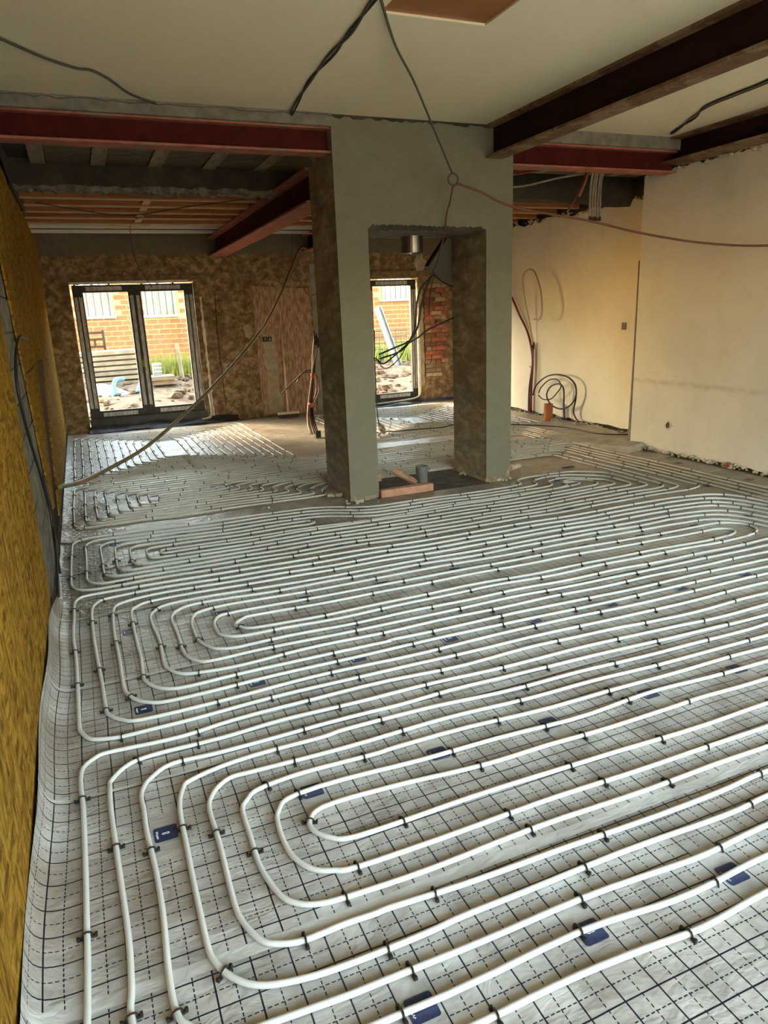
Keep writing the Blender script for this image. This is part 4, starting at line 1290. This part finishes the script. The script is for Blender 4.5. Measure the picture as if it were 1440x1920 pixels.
cable('ceiling_cable', [(1.55, 3.30, 3.113), (1.58, 3.75, 3.112), (1.63, 4.15, 3.110), (1.62, 4.5, 3.112), (1.66, 5.0, 3.112), (1.70, 5.5, 3.112), (1.73, 5.76, 3.10)], 0.008, CABLE_GREY, 'grey cable clipped to the ceiling running to the left red beam', 'cable', ccg)
cable('ceiling_cable', [(1.575, 3.30, 3.113), (1.60, 3.75, 3.112), (1.61, 4.15, 3.110), (1.65, 4.5, 3.112), (1.645, 5.0, 3.112), (1.72, 5.5, 3.112), (1.74, 5.76, 3.09)], 0.007, CABLE_BLACK, 'black cable twisted round the grey ceiling cable above the left beam', 'cable', ccg)
cable('ceiling_cable', [(-0.30, 4.55, 3.11), (-0.153, 4.753, 3.11), (0.05, 4.98, 3.105), (0.22, 5.14, 3.11), (0.31, 5.16, 3.11), (0.42, 5.30, 3.108), (0.56, 5.55, 3.10), (0.74, 5.72, 3.10)], 0.008, CABLE_GREY, 'single grey cable on the ceiling at top left', 'cable', ccg)
cable('ceiling_cable', [(4.60, 3.4, 3.11), (4.80, 4.15, 3.11), (4.84, 4.5, 3.11), (4.90, 4.82, 3.11), (5.10, 5.1, 3.11), (5.22, 5.4, 3.11), (5.31, 5.60, 3.105)], 0.008, CABLE_BLACK, 'black cable on the ceiling between the two brown beams', 'cable', ccg)
cable('ceiling_cable', [(4.66, 3.4, 3.11), (4.84, 4.10, 3.11), (4.89, 4.5, 3.11), (4.93, 4.80, 3.11), (5.08, 5.15, 3.11), (5.24, 5.4, 3.11), (5.33, 5.60, 3.105)], 0.006, CABLE_GREY, 'thin grey cable beside the black one between the brown beams', 'cable', ccg)
cable('lamp_wire', [(-0.2, 8.60, 2.85), (0.4, 8.9, 2.80), (0.84, 9.3, 2.835), (1.3, 8.7, 2.84), (1.9, 8.0, 2.84)], 0.005, CABLE_BLACK, 'thin black wire sagging below the timber joists', 'wire')
cable('lamp_wire', [(0.95, 9.3, 2.85), (0.86, 10.3, 2.86), (0.90, 11.2, 2.80), (0.98, 11.8, 2.51), (1.17, 11.85, 2.13)], 0.005, CABLE_BLACK, 'thin wire hanging from the joists over the double door', 'wire')
cable('lamp_wire', [(2.30, 11.72, 2.58), (2.43, 11.72, 2.50), (2.55, 11.74, 2.25), (2.72, 11.78, 1.94)], 0.005, CABLE_BROWN, 'thin brown wire hanging below the red beam on far wall', 'wire')
cable('lamp_wire', [(3.48, 11.5, 2.82), (3.39, 11.5, 3.0), (3.34, 11.5, 2.78), (3.33, 11.5, 2.38), (3.45, 11.55, 2.14), (3.62, 11.7, 1.95), (3.80, 11.8, 1.98)], 0.008, CABLE_GREY, 'grey cable looping down beside the left column leg', 'wire')
cable('wall_cable', [(2.12, 11.89, 2.05), (2.10, 11.885, 1.28), (2.12, 11.885, 0.25)], 0.006, CABLE_BLACK, 'thin black cable running straight down the far wall by the door', 'wire')

# cable bundle with black plugs standing on the foil
cb_root = thing('cable_bundle', (2.84, 9.26, 0), 'tied bundle of coloured cables with black plug ends left of the column', 'cable bundle')
for i, (mt, dx, dy) in enumerate(((CABLE_RED, 0.0, 0.0), (CABLE_BLUE, 0.03, 0.01), (CABLE_ORANGE, -0.02, 0.02), (CABLE_BLACK, 0.015, -0.02), (TAPE_PALE, -0.035, -0.005))):
    p = [(3.13 + dx, 9.90 + dy, 1.30), (3.09 + dx, 9.88 + dy, 1.12), (3.02 + dx * 0.5, 9.80 + dy, 0.83), (2.93 + dx, 9.72, 0.42), (2.855 + dx * 1.5, 9.5, 0.20), (2.835 + dx * 1.8, 9.3, 0.05)]
    part(MB().tube(spline(p, 5), 0.010, 6), 'cable', mt, cb_root, True)
for i, (dx, z) in enumerate(((-0.03, 1.42), (0.0, 1.38), (0.035, 1.44), (0.06, 1.37))):
    part(MB().tube([(3.13 + dx, 9.90, 1.22 - 0.02 * i), (3.135 + dx, 9.90, 1.30), (3.14 + dx * 1.3, 9.90, z)], [0.022, 0.020, 0.012], 7), 'plug', CABLE_BLACK, cb_root, True)
part(MB().tube(spline([(3.05, 9.86, 0.86), (2.95, 9.95, 0.86), (2.82, 10.05, 0.74), (2.62, 10.1, 0.56)], 5), 0.009, 6), 'cable_tail', CABLE_BLACK, cb_root, True)
part(MB().tube(spline([(3.05, 9.86, 0.84), (2.92, 9.98, 0.83), (2.84, 10.05, 0.70)], 5), 0.008, 6), 'cable_tail', CABLE_BROWN, cb_root, True)
part(MB().tube(spline([(3.02, 9.84, 0.86), (3.10, 9.86, 0.76), (3.11, 9.86, 0.58), (3.0, 9.8, 0.40)], 5), 0.008, 6), 'cable_tail', CABLE_BLACK, cb_root, True)
part(MB().tube(spline([(3.02, 9.84, 0.84), (3.07, 9.86, 0.72), (3.06, 9.86, 0.56), (2.95, 9.76, 0.38)], 5), 0.008, 6), 'cable_tail', CABLE_ORANGE, cb_root, True)
for z, x, y in ((0.80, 3.01, 9.79), (0.40, 2.925, 9.71)):
    part(MB().tube([(x, y, z - 0.03), (x + 0.004, y, z + 0.03)], 0.036, 8), 'orange_tie', CABLE_ORANGE, cb_root, True)
part(MB().ring((2.86, 9.24), 0.012, 0.042, 0.012, 0.10, 12), 'floor_plug', CABLE_BLACK, cb_root)

# broom against the far wall
br = thing('broom', (3.07, 11.52, 0), 'push broom with pale wooden handle leaning on the far wall', 'broom')
part(MB().tube([(3.075, 11.53, 0.09), (3.13, 11.80, 1.42)], 0.013, 8), 'handle', WOOD_BROOM, br, True)
part(MB().box(2.90, 11.48, 0.06, 3.25, 11.56, 0.095), 'head', WOOD_BROOM, br)
part(MB().box(2.905, 11.485, 0.012, 3.245, 11.555, 0.06), 'bristles', BRISTLE, br)

# sockets
so = thing('socket_box', (2.905, 11.88, 1.23), 'black double socket box on the pale plaster chase', 'socket')
part(MB().box(2.83, 11.872, 1.235, 2.90, 11.89, 1.315), 'socket', CABLE_BLACK, so)
part(MB().box(2.91, 11.872, 1.235, 2.98, 11.89, 1.315), 'socket', CABLE_BLACK, so)
part(MB().box(2.86, 11.868, 1.26, 2.875, 11.873, 1.30), 'insert', TAPE, so)
part(MB().box(2.94, 11.868, 1.25, 2.955, 11.873, 1.29), 'insert', TAPE, so)
so = thing('socket_box', (6.44, 7.40, 1.28), 'small black socket hole in the sunlit right wall', 'socket')
part(MB().box(6.440, 7.355, 1.29, 6.452, 7.435, 1.38), 'socket', CABLE_BLACK, so)

# junction box on the floor behind the opening with its wires
jb = thing('junction_box', (3.68, 8.93, 0.0), 'grey square junction box lying on the pipes behind the column', 'junction box')
o = part(MB().box(-0.062, -0.062, -0.022, 0.062, 0.062, 0.022), 'box', CONDUIT, jb, bevel=0.004)
o.matrix_parent_inverse = Matrix.Identity(4)
o.rotation_euler = (0.95, 0.6, 0.5)
o.location = (0, 0, 0.095)
part(MB().tube(spline([(3.62, 8.9, 1.4), (3.605, 8.9, 0.9), (3.61, 8.9, 0.35), (3.64, 8.91, 0.13), (3.67, 8.92, 0.05)], 5), 0.007, 6), 'wire', CABLE_BLACK, jb, True)
part(MB().tube(spline([(3.72, 8.93, 0.05), (3.9, 8.92, 0.035), (4.35, 8.9, 0.03), (4.6, 8.86, 0.03), (4.80, 8.9, 0.04), (5.3, 8.7, 0.03), (5.9, 7.9, 0.03), (5.8, 7.0, 0.07), (6.2, 6.6, 0.08)], 5), 0.008, 6), 'wire', CABLE_BLACK, jb, True)
part(MB().tube(spline([(3.65, 8.9, 0.04), (3.57, 8.8, 0.03), (3.53, 8.6, 0.03)], 5), 0.007, 6), 'wire', CABLE_BLACK, jb, True)
part(MB().tube(spline([(3.64, 8.94, 0.04), (3.55, 8.96, 0.03), (3.40, 8.98, 0.03)], 5), 0.007, 6), 'wire', CABLE_BLACK, jb, True)

# duct, panel and bits in the column opening
du = thing('flue_duct', (2.965, 6.30, 2.14), 'shiny galvanised flue duct under the column lintel', 'duct')
part(MB().ring((2.965, 6.28), 0.098, 0.102, 2.14, 2.30, 32), 'tube', GALV, du)
part(MB().ring((2.965, 6.28), 0.10, 0.125, 2.285, 2.30, 32), 'collar', GALV, du)
gp = thing('metal_cover', (3.35, 6.40, 1.8), 'slanting grey sheet metal cover behind the right side of the opening', 'cover')
part(MB().prism([(3.17, 2.04), (3.37, 2.283), (3.46, 2.283), (3.46, 1.82), (3.29, 1.93)], 'y', 6.425, 6.44), 'plate', GREY_PANEL, gp)
part(MB().prism([(3.165, 2.035), (3.18, 2.03), (3.385, 2.283), (3.36, 2.283)], 'y', 6.38, 6.44), 'folded_edge', STEEL_BROWN, gp)
part(MB().prism([(3.175, 2.045), (3.30, 1.935), (3.29, 1.92), (3.165, 2.03)], 'y', 6.39, 6.44), 'lower_lip', GREY_PANEL, gp)

# pit contents
pf = MB().prism(outline_noise([(2.33, 5.735), (2.86, 5.735), (2.85, 5.80), (2.72, 5.815), (2.33, 5.79)], 0.006), 'z', 0.008, 0.075)
tag(pf.build('foam_board', FOAM_PINK), 'broken pink foam board edging the front of the column pit', 'board')
tag(MB().prism(outline_noise([(2.33, 6.36), (2.60, 6.36), (2.58, 6.42), (2.33, 6.41)], 0.006), 'z', 0.008, 0.08).build('foam_board', FOAM_PINK), 'small pink foam strip at back left of the column pit', 'board')
dp = thing('drain_pipe', (2.93, 6.12, 0.0), 'dark grey plastic drain pipe stub rising from the column pit', 'pipe')
part(MB().ring((2.93, 6.12), 0.050, 0.056, 0.0, 0.16, 22), 'tube', GREY_PIPE, dp)
part(MB().ring((2.93, 6.12), 0.055, 0.063, 0.10, 0.165, 22), 'socket_ring', GREY_PIPE, dp)
tag(MB().tube(spline([(2.66, 6.20, 0.13), (2.74, 6.12, 0.08), (2.82, 6.02, 0.03)], 4), [0.028, 0.03, 0.034, 0.03, 0.026, 0.03, 0.034, 0.03, 0.026], 7).build('foil_wrap', FOAM_PINK, None, False), 'crumpled wrapped pipe end lying in the column pit', 'pipe')

# ------------------------------------------------------------------ right wall fittings
rc = thing('riser_cables', (6.40, 9.39, 0), 'dark red cable bundle rising from floor at the right wall', 'cable bundle')
part(MB().tube(spline([(6.36, 10.10, 2.0), (6.40, 9.91, 1.75), (6.41, 9.73, 1.51), (6.42, 9.53, 1.27), (6.42, 9.41, 1.03), (6.42, 9.36, 0.79), (6.42, 9.39, 0.38), (6.42, 9.39, 0.02)], 5), 0.017, 8), 'cable', CABLE_RED, rc, True)
part(MB().tube(spline([(6.41, 9.36, 1.03), (6.405, 9.34, 0.8), (6.405, 9.42, 0.38), (6.40, 9.42, 0.02)], 5), 0.014, 8), 'cable', CABLE_BLUE, rc, True)
part(MB().tube(spline([(6.40, 9.33, 1.03), (6.395, 9.32, 0.8), (6.395, 9.36, 0.38), (6.39, 9.37, 0.02)], 5), 0.012, 8), 'cable', CABLE_RED, rc, True)
part(MB().tube([(6.405, 9.34, 1.0), (6.405, 9.335, 1.10)], 0.024, 8), 'black_sleeve', CABLE_BLACK, rc, True)
part(MB().tube([(6.405, 9.375, 0.72), (6.405, 9.375, 0.735)], 0.034, 8), 'tie', TAPE_PALE, rc, True)
cable('beige_cable', [(6.38, 9.32, 1.06), (6.36, 9.36, 1.35), (6.30, 9.42, 1.74), (6.27, 9.43, 2.04), (6.26, 9.30, 2.14), (6.25, 9.12, 2.11), (6.22, 8.93, 1.90), (6.20, 8.84, 1.68), (6.20, 8.84, 1.50), (6.22, 8.94, 1.435), (6.24, 9.10, 1.44)], 0.013, CABLE_BEIGE,
      'stiff beige cable bent into a tall loop against the right wall', n=8)
cp = [(6.28, 9.14, 0.32), (6.28, 9.05, 0.48), (6.29, 8.80, 0.625), (6.31, 8.52, 0.665), (6.33, 8.29, 0.61), (6.34, 8.18, 0.48), (6.34, 8.21, 0.33), (6.32, 8.33, 0.22), (6.30, 8.51, 0.18), (6.29, 8.70, 0.23), (6.29, 8.80, 0.35), (6.30, 8.72, 0.48), (6.31, 8.53, 0.535), (6.33, 8.45, 0.46), (6.35, 8.46, 0.23), (6.36, 8.45, 0.02)]
cable('coiled_cable', cp, 0.011, CABLE_BLACK, 'black cable coiled in loose loops low on the right wall', n=8)
cable('coiled_cable', [(6.30, 9.02, 0.33), (6.30, 8.90, 0.28), (6.31, 8.72, 0.30), (6.31, 8.58, 0.40), (6.32, 8.50, 0.50), (6.33, 8.60, 0.585), (6.33, 8.80, 0.57), (6.32, 8.98, 0.45), (6.31, 9.03, 0.36)], 0.009, CABLE_BLACK, 'inner oval loop of black cable inside the coil on right wall', n=8)
cable('coiled_cable', [(6.33, 8.60, 0.66), (6.33, 8.36, 0.64), (6.34, 8.20, 0.54), (6.35, 8.19, 0.36), (6.37, 8.26, 0.17), (6.38, 8.22, 0.07), (6.38, 8.14, 0.03), (6.40, 8.08, 0.02)], 0.011, CABLE_BLACK, 'black cable tail falling from the coil to the floor', n=8)
op = thing('orange_pipe', (6.24, 8.68, 0.0), 'orange plastic drain pipe stub standing by the right wall', 'pipe')
part(MB().ring((6.24, 8.68), 0.060, 0.066, 0.0, 0.235, 24), 'tube', ORANGE_PIPE, op)
part(MB().ring((6.24, 8.68), 0.058, 0.0665, 0.225, 0.24, 24), 'cut_rim', ORANGE_PIPE, op)
# conduits hanging from the red beam
cd = thing('conduit_bundle', (5.04, 6.30, 2.45), 'bundle of pale conduits with dark ends hanging below the red beam', 'conduits')
for i in range(5):
    x = 4.97 + i * 0.032
    part(MB().tube(spline([(x - 0.01, 6.2, 2.99), (x + 0.01 * math.sin(3 * i), 6.28, 2.82), (x + 0.006, 6.30, 2.62), (x + 0.008, 6.30, 2.47)], 4), 0.011, 7), 'conduit', CONDUIT, cd, True)
    part(MB().tube([(x + 0.008, 6.30, 2.48 - 0.01 * (i % 2)), (x + 0.009, 6.30, 2.44)], 0.0135, 7), 'end_cap', BRISTLE, cd, True)
cable('red_conduit', [(3.72, 6.3, 2.84), (4.14, 6.40, 2.87), (4.48, 6.40, 2.92), (5.00, 6.40, 2.955)], 0.014, CABLE_RED, 'dark red conduit slung under the beam right of the column', 'conduit', n=8)
cable('brown_conduit', [(5.02, 6.40, 2.95), (4.91, 6.40, 2.72), (4.79, 6.42, 2.54)], 0.013, CABLE_BROWN, 'brown conduit slanting down left from the pale conduit bundle', 'conduit', n=8)
cable('brown_conduit', [(5.00, 6.36, 2.95), (4.95, 6.36, 2.80), (4.90, 6.38, 2.68)], 0.013, STEEL_FLANGE, 'short pinkish conduit end beside the pale conduit bundle', 'conduit', n=8)
cable('grey_conduit', [(3.72, 6.6, 2.80), (4.3, 6.6, 2.79), (4.8, 6.5, 2.88), (5.4, 6.4, 2.95)], 0.010, CONDUIT, 'pale conduit sagging behind the red beam right of column', 'conduit', n=7)
bsh = MB()
for i in range(13):
    x = 3.75 + i * 0.19
    bsh.v += [(x, 6.9, 2.98), (x, 6.86 + 0.03 * math.sin(4 * x), 2.83 + 0.02 * math.sin(7 * x)), (x, 6.92, 2.70 + 0.035 * math.sin(3 * x))]
for i in range(12):
    for j in range(2):
        a = i * 3 + j
        bsh.f.append((a, a + 1, a + 4, a + 3))
tag(bsh.build('plastic_sheet', MEMBRANE_BLACK, None, True), 'black plastic sheet hanging above the right wall behind the red beam', 'sheet')

# sloping screed threshold at the step in the right wall
th = MB().hexa([(5.50, 6.16, -0.01), (5.80, 6.20, -0.01), (6.44, 7.9, -0.01), (5.20, 7.75, -0.01), (5.54, 6.20, 0.06), (5.79, 6.22, 0.085), (6.43, 7.88, 0.02), (5.30, 7.70, 0.012)])
tag(th.build('screed_threshold', SCREED), 'rough grey screed wedge at the step of the right wall', 'screed')

# rubble along the wall feet
rb = MB()
rnd = random.Random(11)
for i in range(150):
    y = rnd.uniform(3.2, 6.5)
    s = rnd.uniform(0.008, 0.026)
    rb.chunk((X_R - rnd.uniform(0.0, 0.05), y, rnd.uniform(0.01, 0.05)), s, 0.7, rnd)
tag(rb.build('plaster_rubble', PLASTER_CRUMB), 'crumbled plaster rubble along the foot of the near right wall', 'rubble', None, 'stuff')
rb = MB()
for i in range(130):
    y = rnd.uniform(6.9, 11.5)
    rb.chunk((X_RF - rnd.uniform(0.0, 0.22), y, rnd.uniform(0.008, 0.03)), rnd.uniform(0.008, 0.024), 0.7, rnd)
tag(rb.build('plaster_rubble', PLASTER_CRUMB), 'small rubble scattered along the foot of the sunlit right wall', 'rubble', None, 'stuff')
rb = MB()
for i in range(90):
    y = rnd.uniform(3.4, 6.4)
    rb.chunk((X_R - rnd.uniform(-0.01, 0.02), y, 2.90 + rnd.uniform(-0.02, 0.02)), rnd.uniform(0.012, 0.035), 0.7, rnd)
tag(rb.build('broken_plaster', PLASTER_CRUMB), 'ragged broken plaster along the top edge of the near right wall', 'rubble', None, 'stuff')
rb = MB()
for i in range(60):
    y = rnd.uniform(6.6, 10.4)
    rb.chunk((X_RF - rnd.uniform(-0.01, 0.03), y, 2.82 + rnd.uniform(-0.03, 0.03)), rnd.uniform(0.012, 0.03), 0.7, rnd)
tag(rb.build('broken_plaster', PLASTER_CRUMB), 'ragged broken plaster along the top of the sunlit far right wall', 'rubble', None, 'stuff')
rb = MB()
for (cx, cy, n) in ((2.10, 5.74, 18), (2.02, 6.05, 14), (3.60, 5.75, 12), (3.46, 6.2, 10)):
    for i in range(n):
        rb.chunk((cx + rnd.gauss(0, 0.05), cy + rnd.gauss(0, 0.03), 0.012), rnd.uniform(0.008, 0.028), 0.7, rnd)
tag(rb.build('mortar_rubble', PLASTER_CRUMB), 'mortar lumps at the feet of the rendered column', 'rubble', None, 'stuff')
tag(MB().chunk((X_R - 0.05, 5.0, 0.045), 0.045, 0.6, rnd).build('brick_fragment', BRICK), 'reddish brick fragment at the foot of the right wall', 'brick')
tag(MB().tube([(3.93, 6.10, 0.030), (4.06, 6.13, 0.030)], [0.034, 0.026], 9).build('pipe_coupling', PLASTER_CRUMB), 'short beige pipe coupling lying right of the column', 'coupling')
tag(MB().box(4.42, 5.86, 0.004, 4.56, 5.90, 0.012).build('dark_scrap', BRISTLE), 'thin dark scrap on the bare floor right of the column', 'scrap')

# ------------------------------------------------------------------ outside the far wall
gd = MB()
nx, ny = 60, 34
for j in range(ny + 1):
    for i in range(nx + 1):
        x, y = -6 + 22 * i / nx, 12.22 + 12 * j / ny
        z = -0.05 + 0.42 * min(1.0, max(0.0, (y - 12.6) / 3.2)) + 0.05 * math.sin(2.3 * x + 1.1 * y) * math.sin(1.7 * y) + random.uniform(-0.03, 0.03)
        gd.v.append((x, y, z))
for j in range(ny):
    for i in range(nx):
        a = j * (nx + 1) + i
        gd.f.append((a, a + 1, a + nx + 2, a + nx + 1))
struct(gd, 'ground', SOIL, True, 'churned brown garden soil outside the windows')
struct(MB().box(-12, Y_B - 14, -0.25, 20, Y_B - 0.2, -0.05), 'ground_rear', SCREED)

# brick house across the garden
Y_H = 20.0
hs = thing('brick_house', (4.5, Y_H, 0.0), 'orange brick house standing across the garden', 'building')
part(MB().box(-5, Y_H + 0.012, -0.2, 15, Y_H + 3.0, 3.5), 'wall', MORTAR_OUT, hs)
bw, bh = 0.265, 0.104
me = MB().box(0, 0, 0, bw, 0.03, bh).mesh('brick', BRICK_OUT)
wins = [(0.10, 0.95, 1.82, 2.60), (1.70, 2.52, 1.80, 2.60), (8.42, 9.25, 2.0, 2.75)]
cnt = 0
rest = MB()
for row in range(26):
    z0 = 0.30 + row * (bh + 0.024)
    for i in range(70):
        x0 = -5 + i * (bw + 0.028) + (0.15 if row % 2 else 0)
        if x0 > 14.6:
            continue
        if any(a - bw + 0.02 < x0 < b - 0.02 and c - bh < z0 < d for (a, b, c, d) in wins):
            continue
        seen = (0.0 < x0 < 3.3 and z0 > 1.0) or (8.0 < x0 < 9.6)
        if seen and cnt < 298:
            o = bpy.data.objects.new('brick', me)
            col.objects.link(o)
            o.parent = hs
            o.location = (x0 - 4.5, random.uniform(-0.004, 0.004), z0)
            cnt += 1
        else:
            rest.box(x0, Y_H, z0, x0 + bw, Y_H + 0.02, z0 + bh)
o = part(rest, 'bricks', BRICK_OUT, hs)
o['kind'] = 'stuff'
for (a, b, c, d) in wins:
    w = part(MB().box(a, Y_H - 0.01, c, b, Y_H + 0.02, d), 'window', WINDOW_DARK, hs)
    fr = MB()
    fr.box(a, Y_H - 0.03, c, a + 0.05, Y_H, d).box(b - 0.05, Y_H - 0.03, c, b, Y_H, d).box(a, Y_H - 0.03, d - 0.05, b, Y_H, d).box((a + b) / 2 - 0.03, Y_H - 0.03, c, (a + b) / 2 + 0.03, Y_H, d)
    part(fr, 'window_frame', HOUSE_WHITE, w)
    part(MB().box(a - 0.06, Y_H - 0.06, c - 0.06, b + 0.06, Y_H + 0.02, c), 'window_sill', HOUSE_WHITE, w)
    for k in range(5):
        x = a + (b - a) * (k + 0.5) / 5
        part(MB().box(x - 0.011, Y_H - 0.07, c, x + 0.011, Y_H - 0.055, d), 'security_bar', FRAME_BLACK, w)

# clods and broken earth
cl = MB()
crnd = random.Random(21)
for i in range(420):
    x = crnd.choice((crnd.uniform(-0.3, 3.0), crnd.uniform(5.4, 8.4)))
    y = crnd.uniform(13.2, 17.0)
    z = -0.05 + 0.42 * min(1.0, max(0.0, (y - 12.6) / 3.2))
    cl.chunk((x, y, z + 0.02), abs(crnd.gauss(0.03, 0.04)) + 0.02, 0.7, crnd)
tag(cl.build('soil_clods', SOIL), 'loose brown clods of earth strewn over the garden soil', 'soil', None, 'stuff')

# stacked slabs, tarpaulin, table frame, grass and posts
for i in range(7):
    z = 0.36 + i * 0.105
    x0 = 0.02 - 0.03 * (i % 2) - 0.012 * i
    w = 1.28 - 0.04 * (i % 3)
    o = MB().hexa([(x0, 16.2, z), (x0 + w, 16.15, z + 0.02), (x0 + w, 17.2, z + 0.02), (x0, 17.2, z), (x0, 16.2, z + 0.07), (x0 + w, 16.15, z + 0.09), (x0 + w, 17.2, z + 0.09), (x0, 17.2, z + 0.07)]).build('garden_slab', SLAB)
    tag(o, 'pale slab in the pile behind the left door pane, ' + ['lowest', 'second from the bottom', 'third from the bottom', 'middle one', 'third from the top', 'second from the top', 'topmost'][i], 'slab', 'slabs piled in the garden')
tag(MB().box(1.27, 15.3, 0.38, 1.80, 15.9, 0.46).build('garden_slab', SLAB), 'single pale slab lying behind the right door pane', 'slab', 'slabs piled in the garden')
tag(MB().box(1.22, 15.25, 0.47, 1.74, 15.85, 0.55).build('garden_slab', SLAB), 'slab on top of the single slab behind right pane', 'slab', 'slabs piled in the garden')
tp = MB()
n = 18
for j in range(7):
    for i in range(n + 1):
        x, y = 0.05 + 1.15 * i / n, 14.95 + 0.5 * j / 6
        z = 0.22 + 0.28 * math.sin(PI * j / 6) * (0.6 + 0.4 * math.sin(5 * x)) + random.uniform(-0.02, 0.02)
        tp.v.append((x, y, z))
for j in range(6):
    for i in range(n):
        a = j * (n + 1) + i
        tp.f.append((a, a + 1, a + n + 2, a + n + 1))
tr = tag(tp.build('tarpaulin', TARP, None, True), 'crumpled white and blue tarpaulin on the soil outside', 'tarpaulin')
MB().tube(spline([(0.55, 14.93, 0.26), (0.53, 15.05, 0.42), (0.60, 15.2, 0.54), (0.75, 15.25, 0.55)], 4), 0.05, 7).build('blue_fold', TARP_BLUE, tr, True)
MB().tube(spline([(0.95, 14.94, 0.30), (1.05, 15.1, 0.46), (1.12, 15.25, 0.50)], 4), 0.04, 7).build('blue_fold', TARP_BLUE, tr, True)
tf = thing('work_table', (0.35, 17.4, 0.3), 'rusty brown metal table frame standing behind the slab pile', 'table')
for x in (0.16, 0.52):
    part(MB().box(x, 17.3, 0.3, x + 0.05, 17.36, 1.50), 'leg', STEEL_BROWN, tf)
for z in (1.42, 1.28, 1.12):
    part(MB().box(0.16, 17.28, z, 0.57, 17.34, z + 0.05), 'rail', STEEL_BROWN, tf)
part(MB().box(0.33, 17.28, 1.15, 0.38, 17.33, 1.30), 'stay', STEEL_BROWN, tf)
gr = MB()
rnd = random.Random(4)
for i in range(1500):
    x = rnd.choice((rnd.uniform(1.45, 2.9), rnd.uniform(6.6, 8.6)))
    y = rnd.uniform(16.8, 18.6)
    h = rnd.uniform(0.15, 0.62)
    dx, dy = rnd.uniform(-0.12, 0.12), rnd.uniform(-0.1, 0.1)
    b = len(gr.v)
    z0 = 0.36
    gr.v += [(x - 0.014, y, z0), (x + 0.014, y, z0), (x + dx + 0.004, y + dy, z0 + h), (x + dx * 0.4, y + 0.012, z0 + h * 0.5)]
    gr.f += [(b, b + 1, b + 2), (b, b + 3, b + 2)]
tag(gr.build('tall_grass', GRASS), 'sunlit yellow green grass growing at the foot of the brick house', 'grass', None, 'stuff')
tag(MB().bar((2.05, 16.5, 0.3), (2.00, 16.52, 1.16), 0.07, 0.07).build('fence_post', SLAB), 'grey concrete fence post leaning in the grass', 'post')
ct = thing('grey_crate', (1.44, 15.63, 0.55), 'small grey crate standing on the slabs outside', 'crate')
part(MB().box(1.355, 15.55, 0.55, 1.525, 15.72, 0.80), 'body', GREY_PIPE, ct)
for z in (0.62, 0.70, 0.77):
    part(MB().box(1.35, 15.535, z, 1.53, 15.555, z + 0.02), 'slat', TAPE, ct)
pl = thing('timber_prop', (0.35, 14.3, 0.1), 'pale timber offcut propped on the soil before the door', 'timber')
part(MB().bar((0.05, 14.25, 0.30), (0.58, 14.3, 0.28), 0.05, 0.035), 'top_plank', TIMBER_PALE, pl)
part(MB().bar((0.32, 14.28, 0.02), (0.33, 14.28, 0.28), 0.05, 0.05), 'upright', TIMBER_PALE, pl)
gi = thing('leaning_girder', (7.05, 16.0, 0.2), 'pale galvanised girder leaning across the view of the single door', 'girder')
part(MB().bar((6.60, 16.0, 1.76), (7.10, 15.9, 0.22), 0.13, 0.02, (0, 1, 0)), 'web', GIRDER_PALE, gi)
part(MB().bar((6.53, 15.97, 1.74), (7.03, 15.87, 0.20), 0.018, 0.09, (0, 1, 0)), 'flange', HOUSE_WHITE, gi)
part(MB().bar((6.67, 15.97, 1.78), (7.17, 15.87, 0.24), 0.018, 0.09, (0, 1, 0)), 'flange', GIRDER_PALE, gi)
fe = thing('wire_fence', (7.3, 17.0, 0.3), 'square wire mesh fence behind the leaning girder', 'fence')
for i in range(9):
    x = 6.6 + i * 0.15
    part(MB().tube([(x, 17.0, 0.25), (x, 17.0, 1.2)], 0.011, 5), 'wire', FENCE_WIRE, fe)
for i in range(7):
    z = 0.28 + i * 0.15
    part(MB().tube([(6.6, 16.99, z), (7.8, 16.99, z)], 0.011, 5), 'wire', FENCE_WIRE, fe)
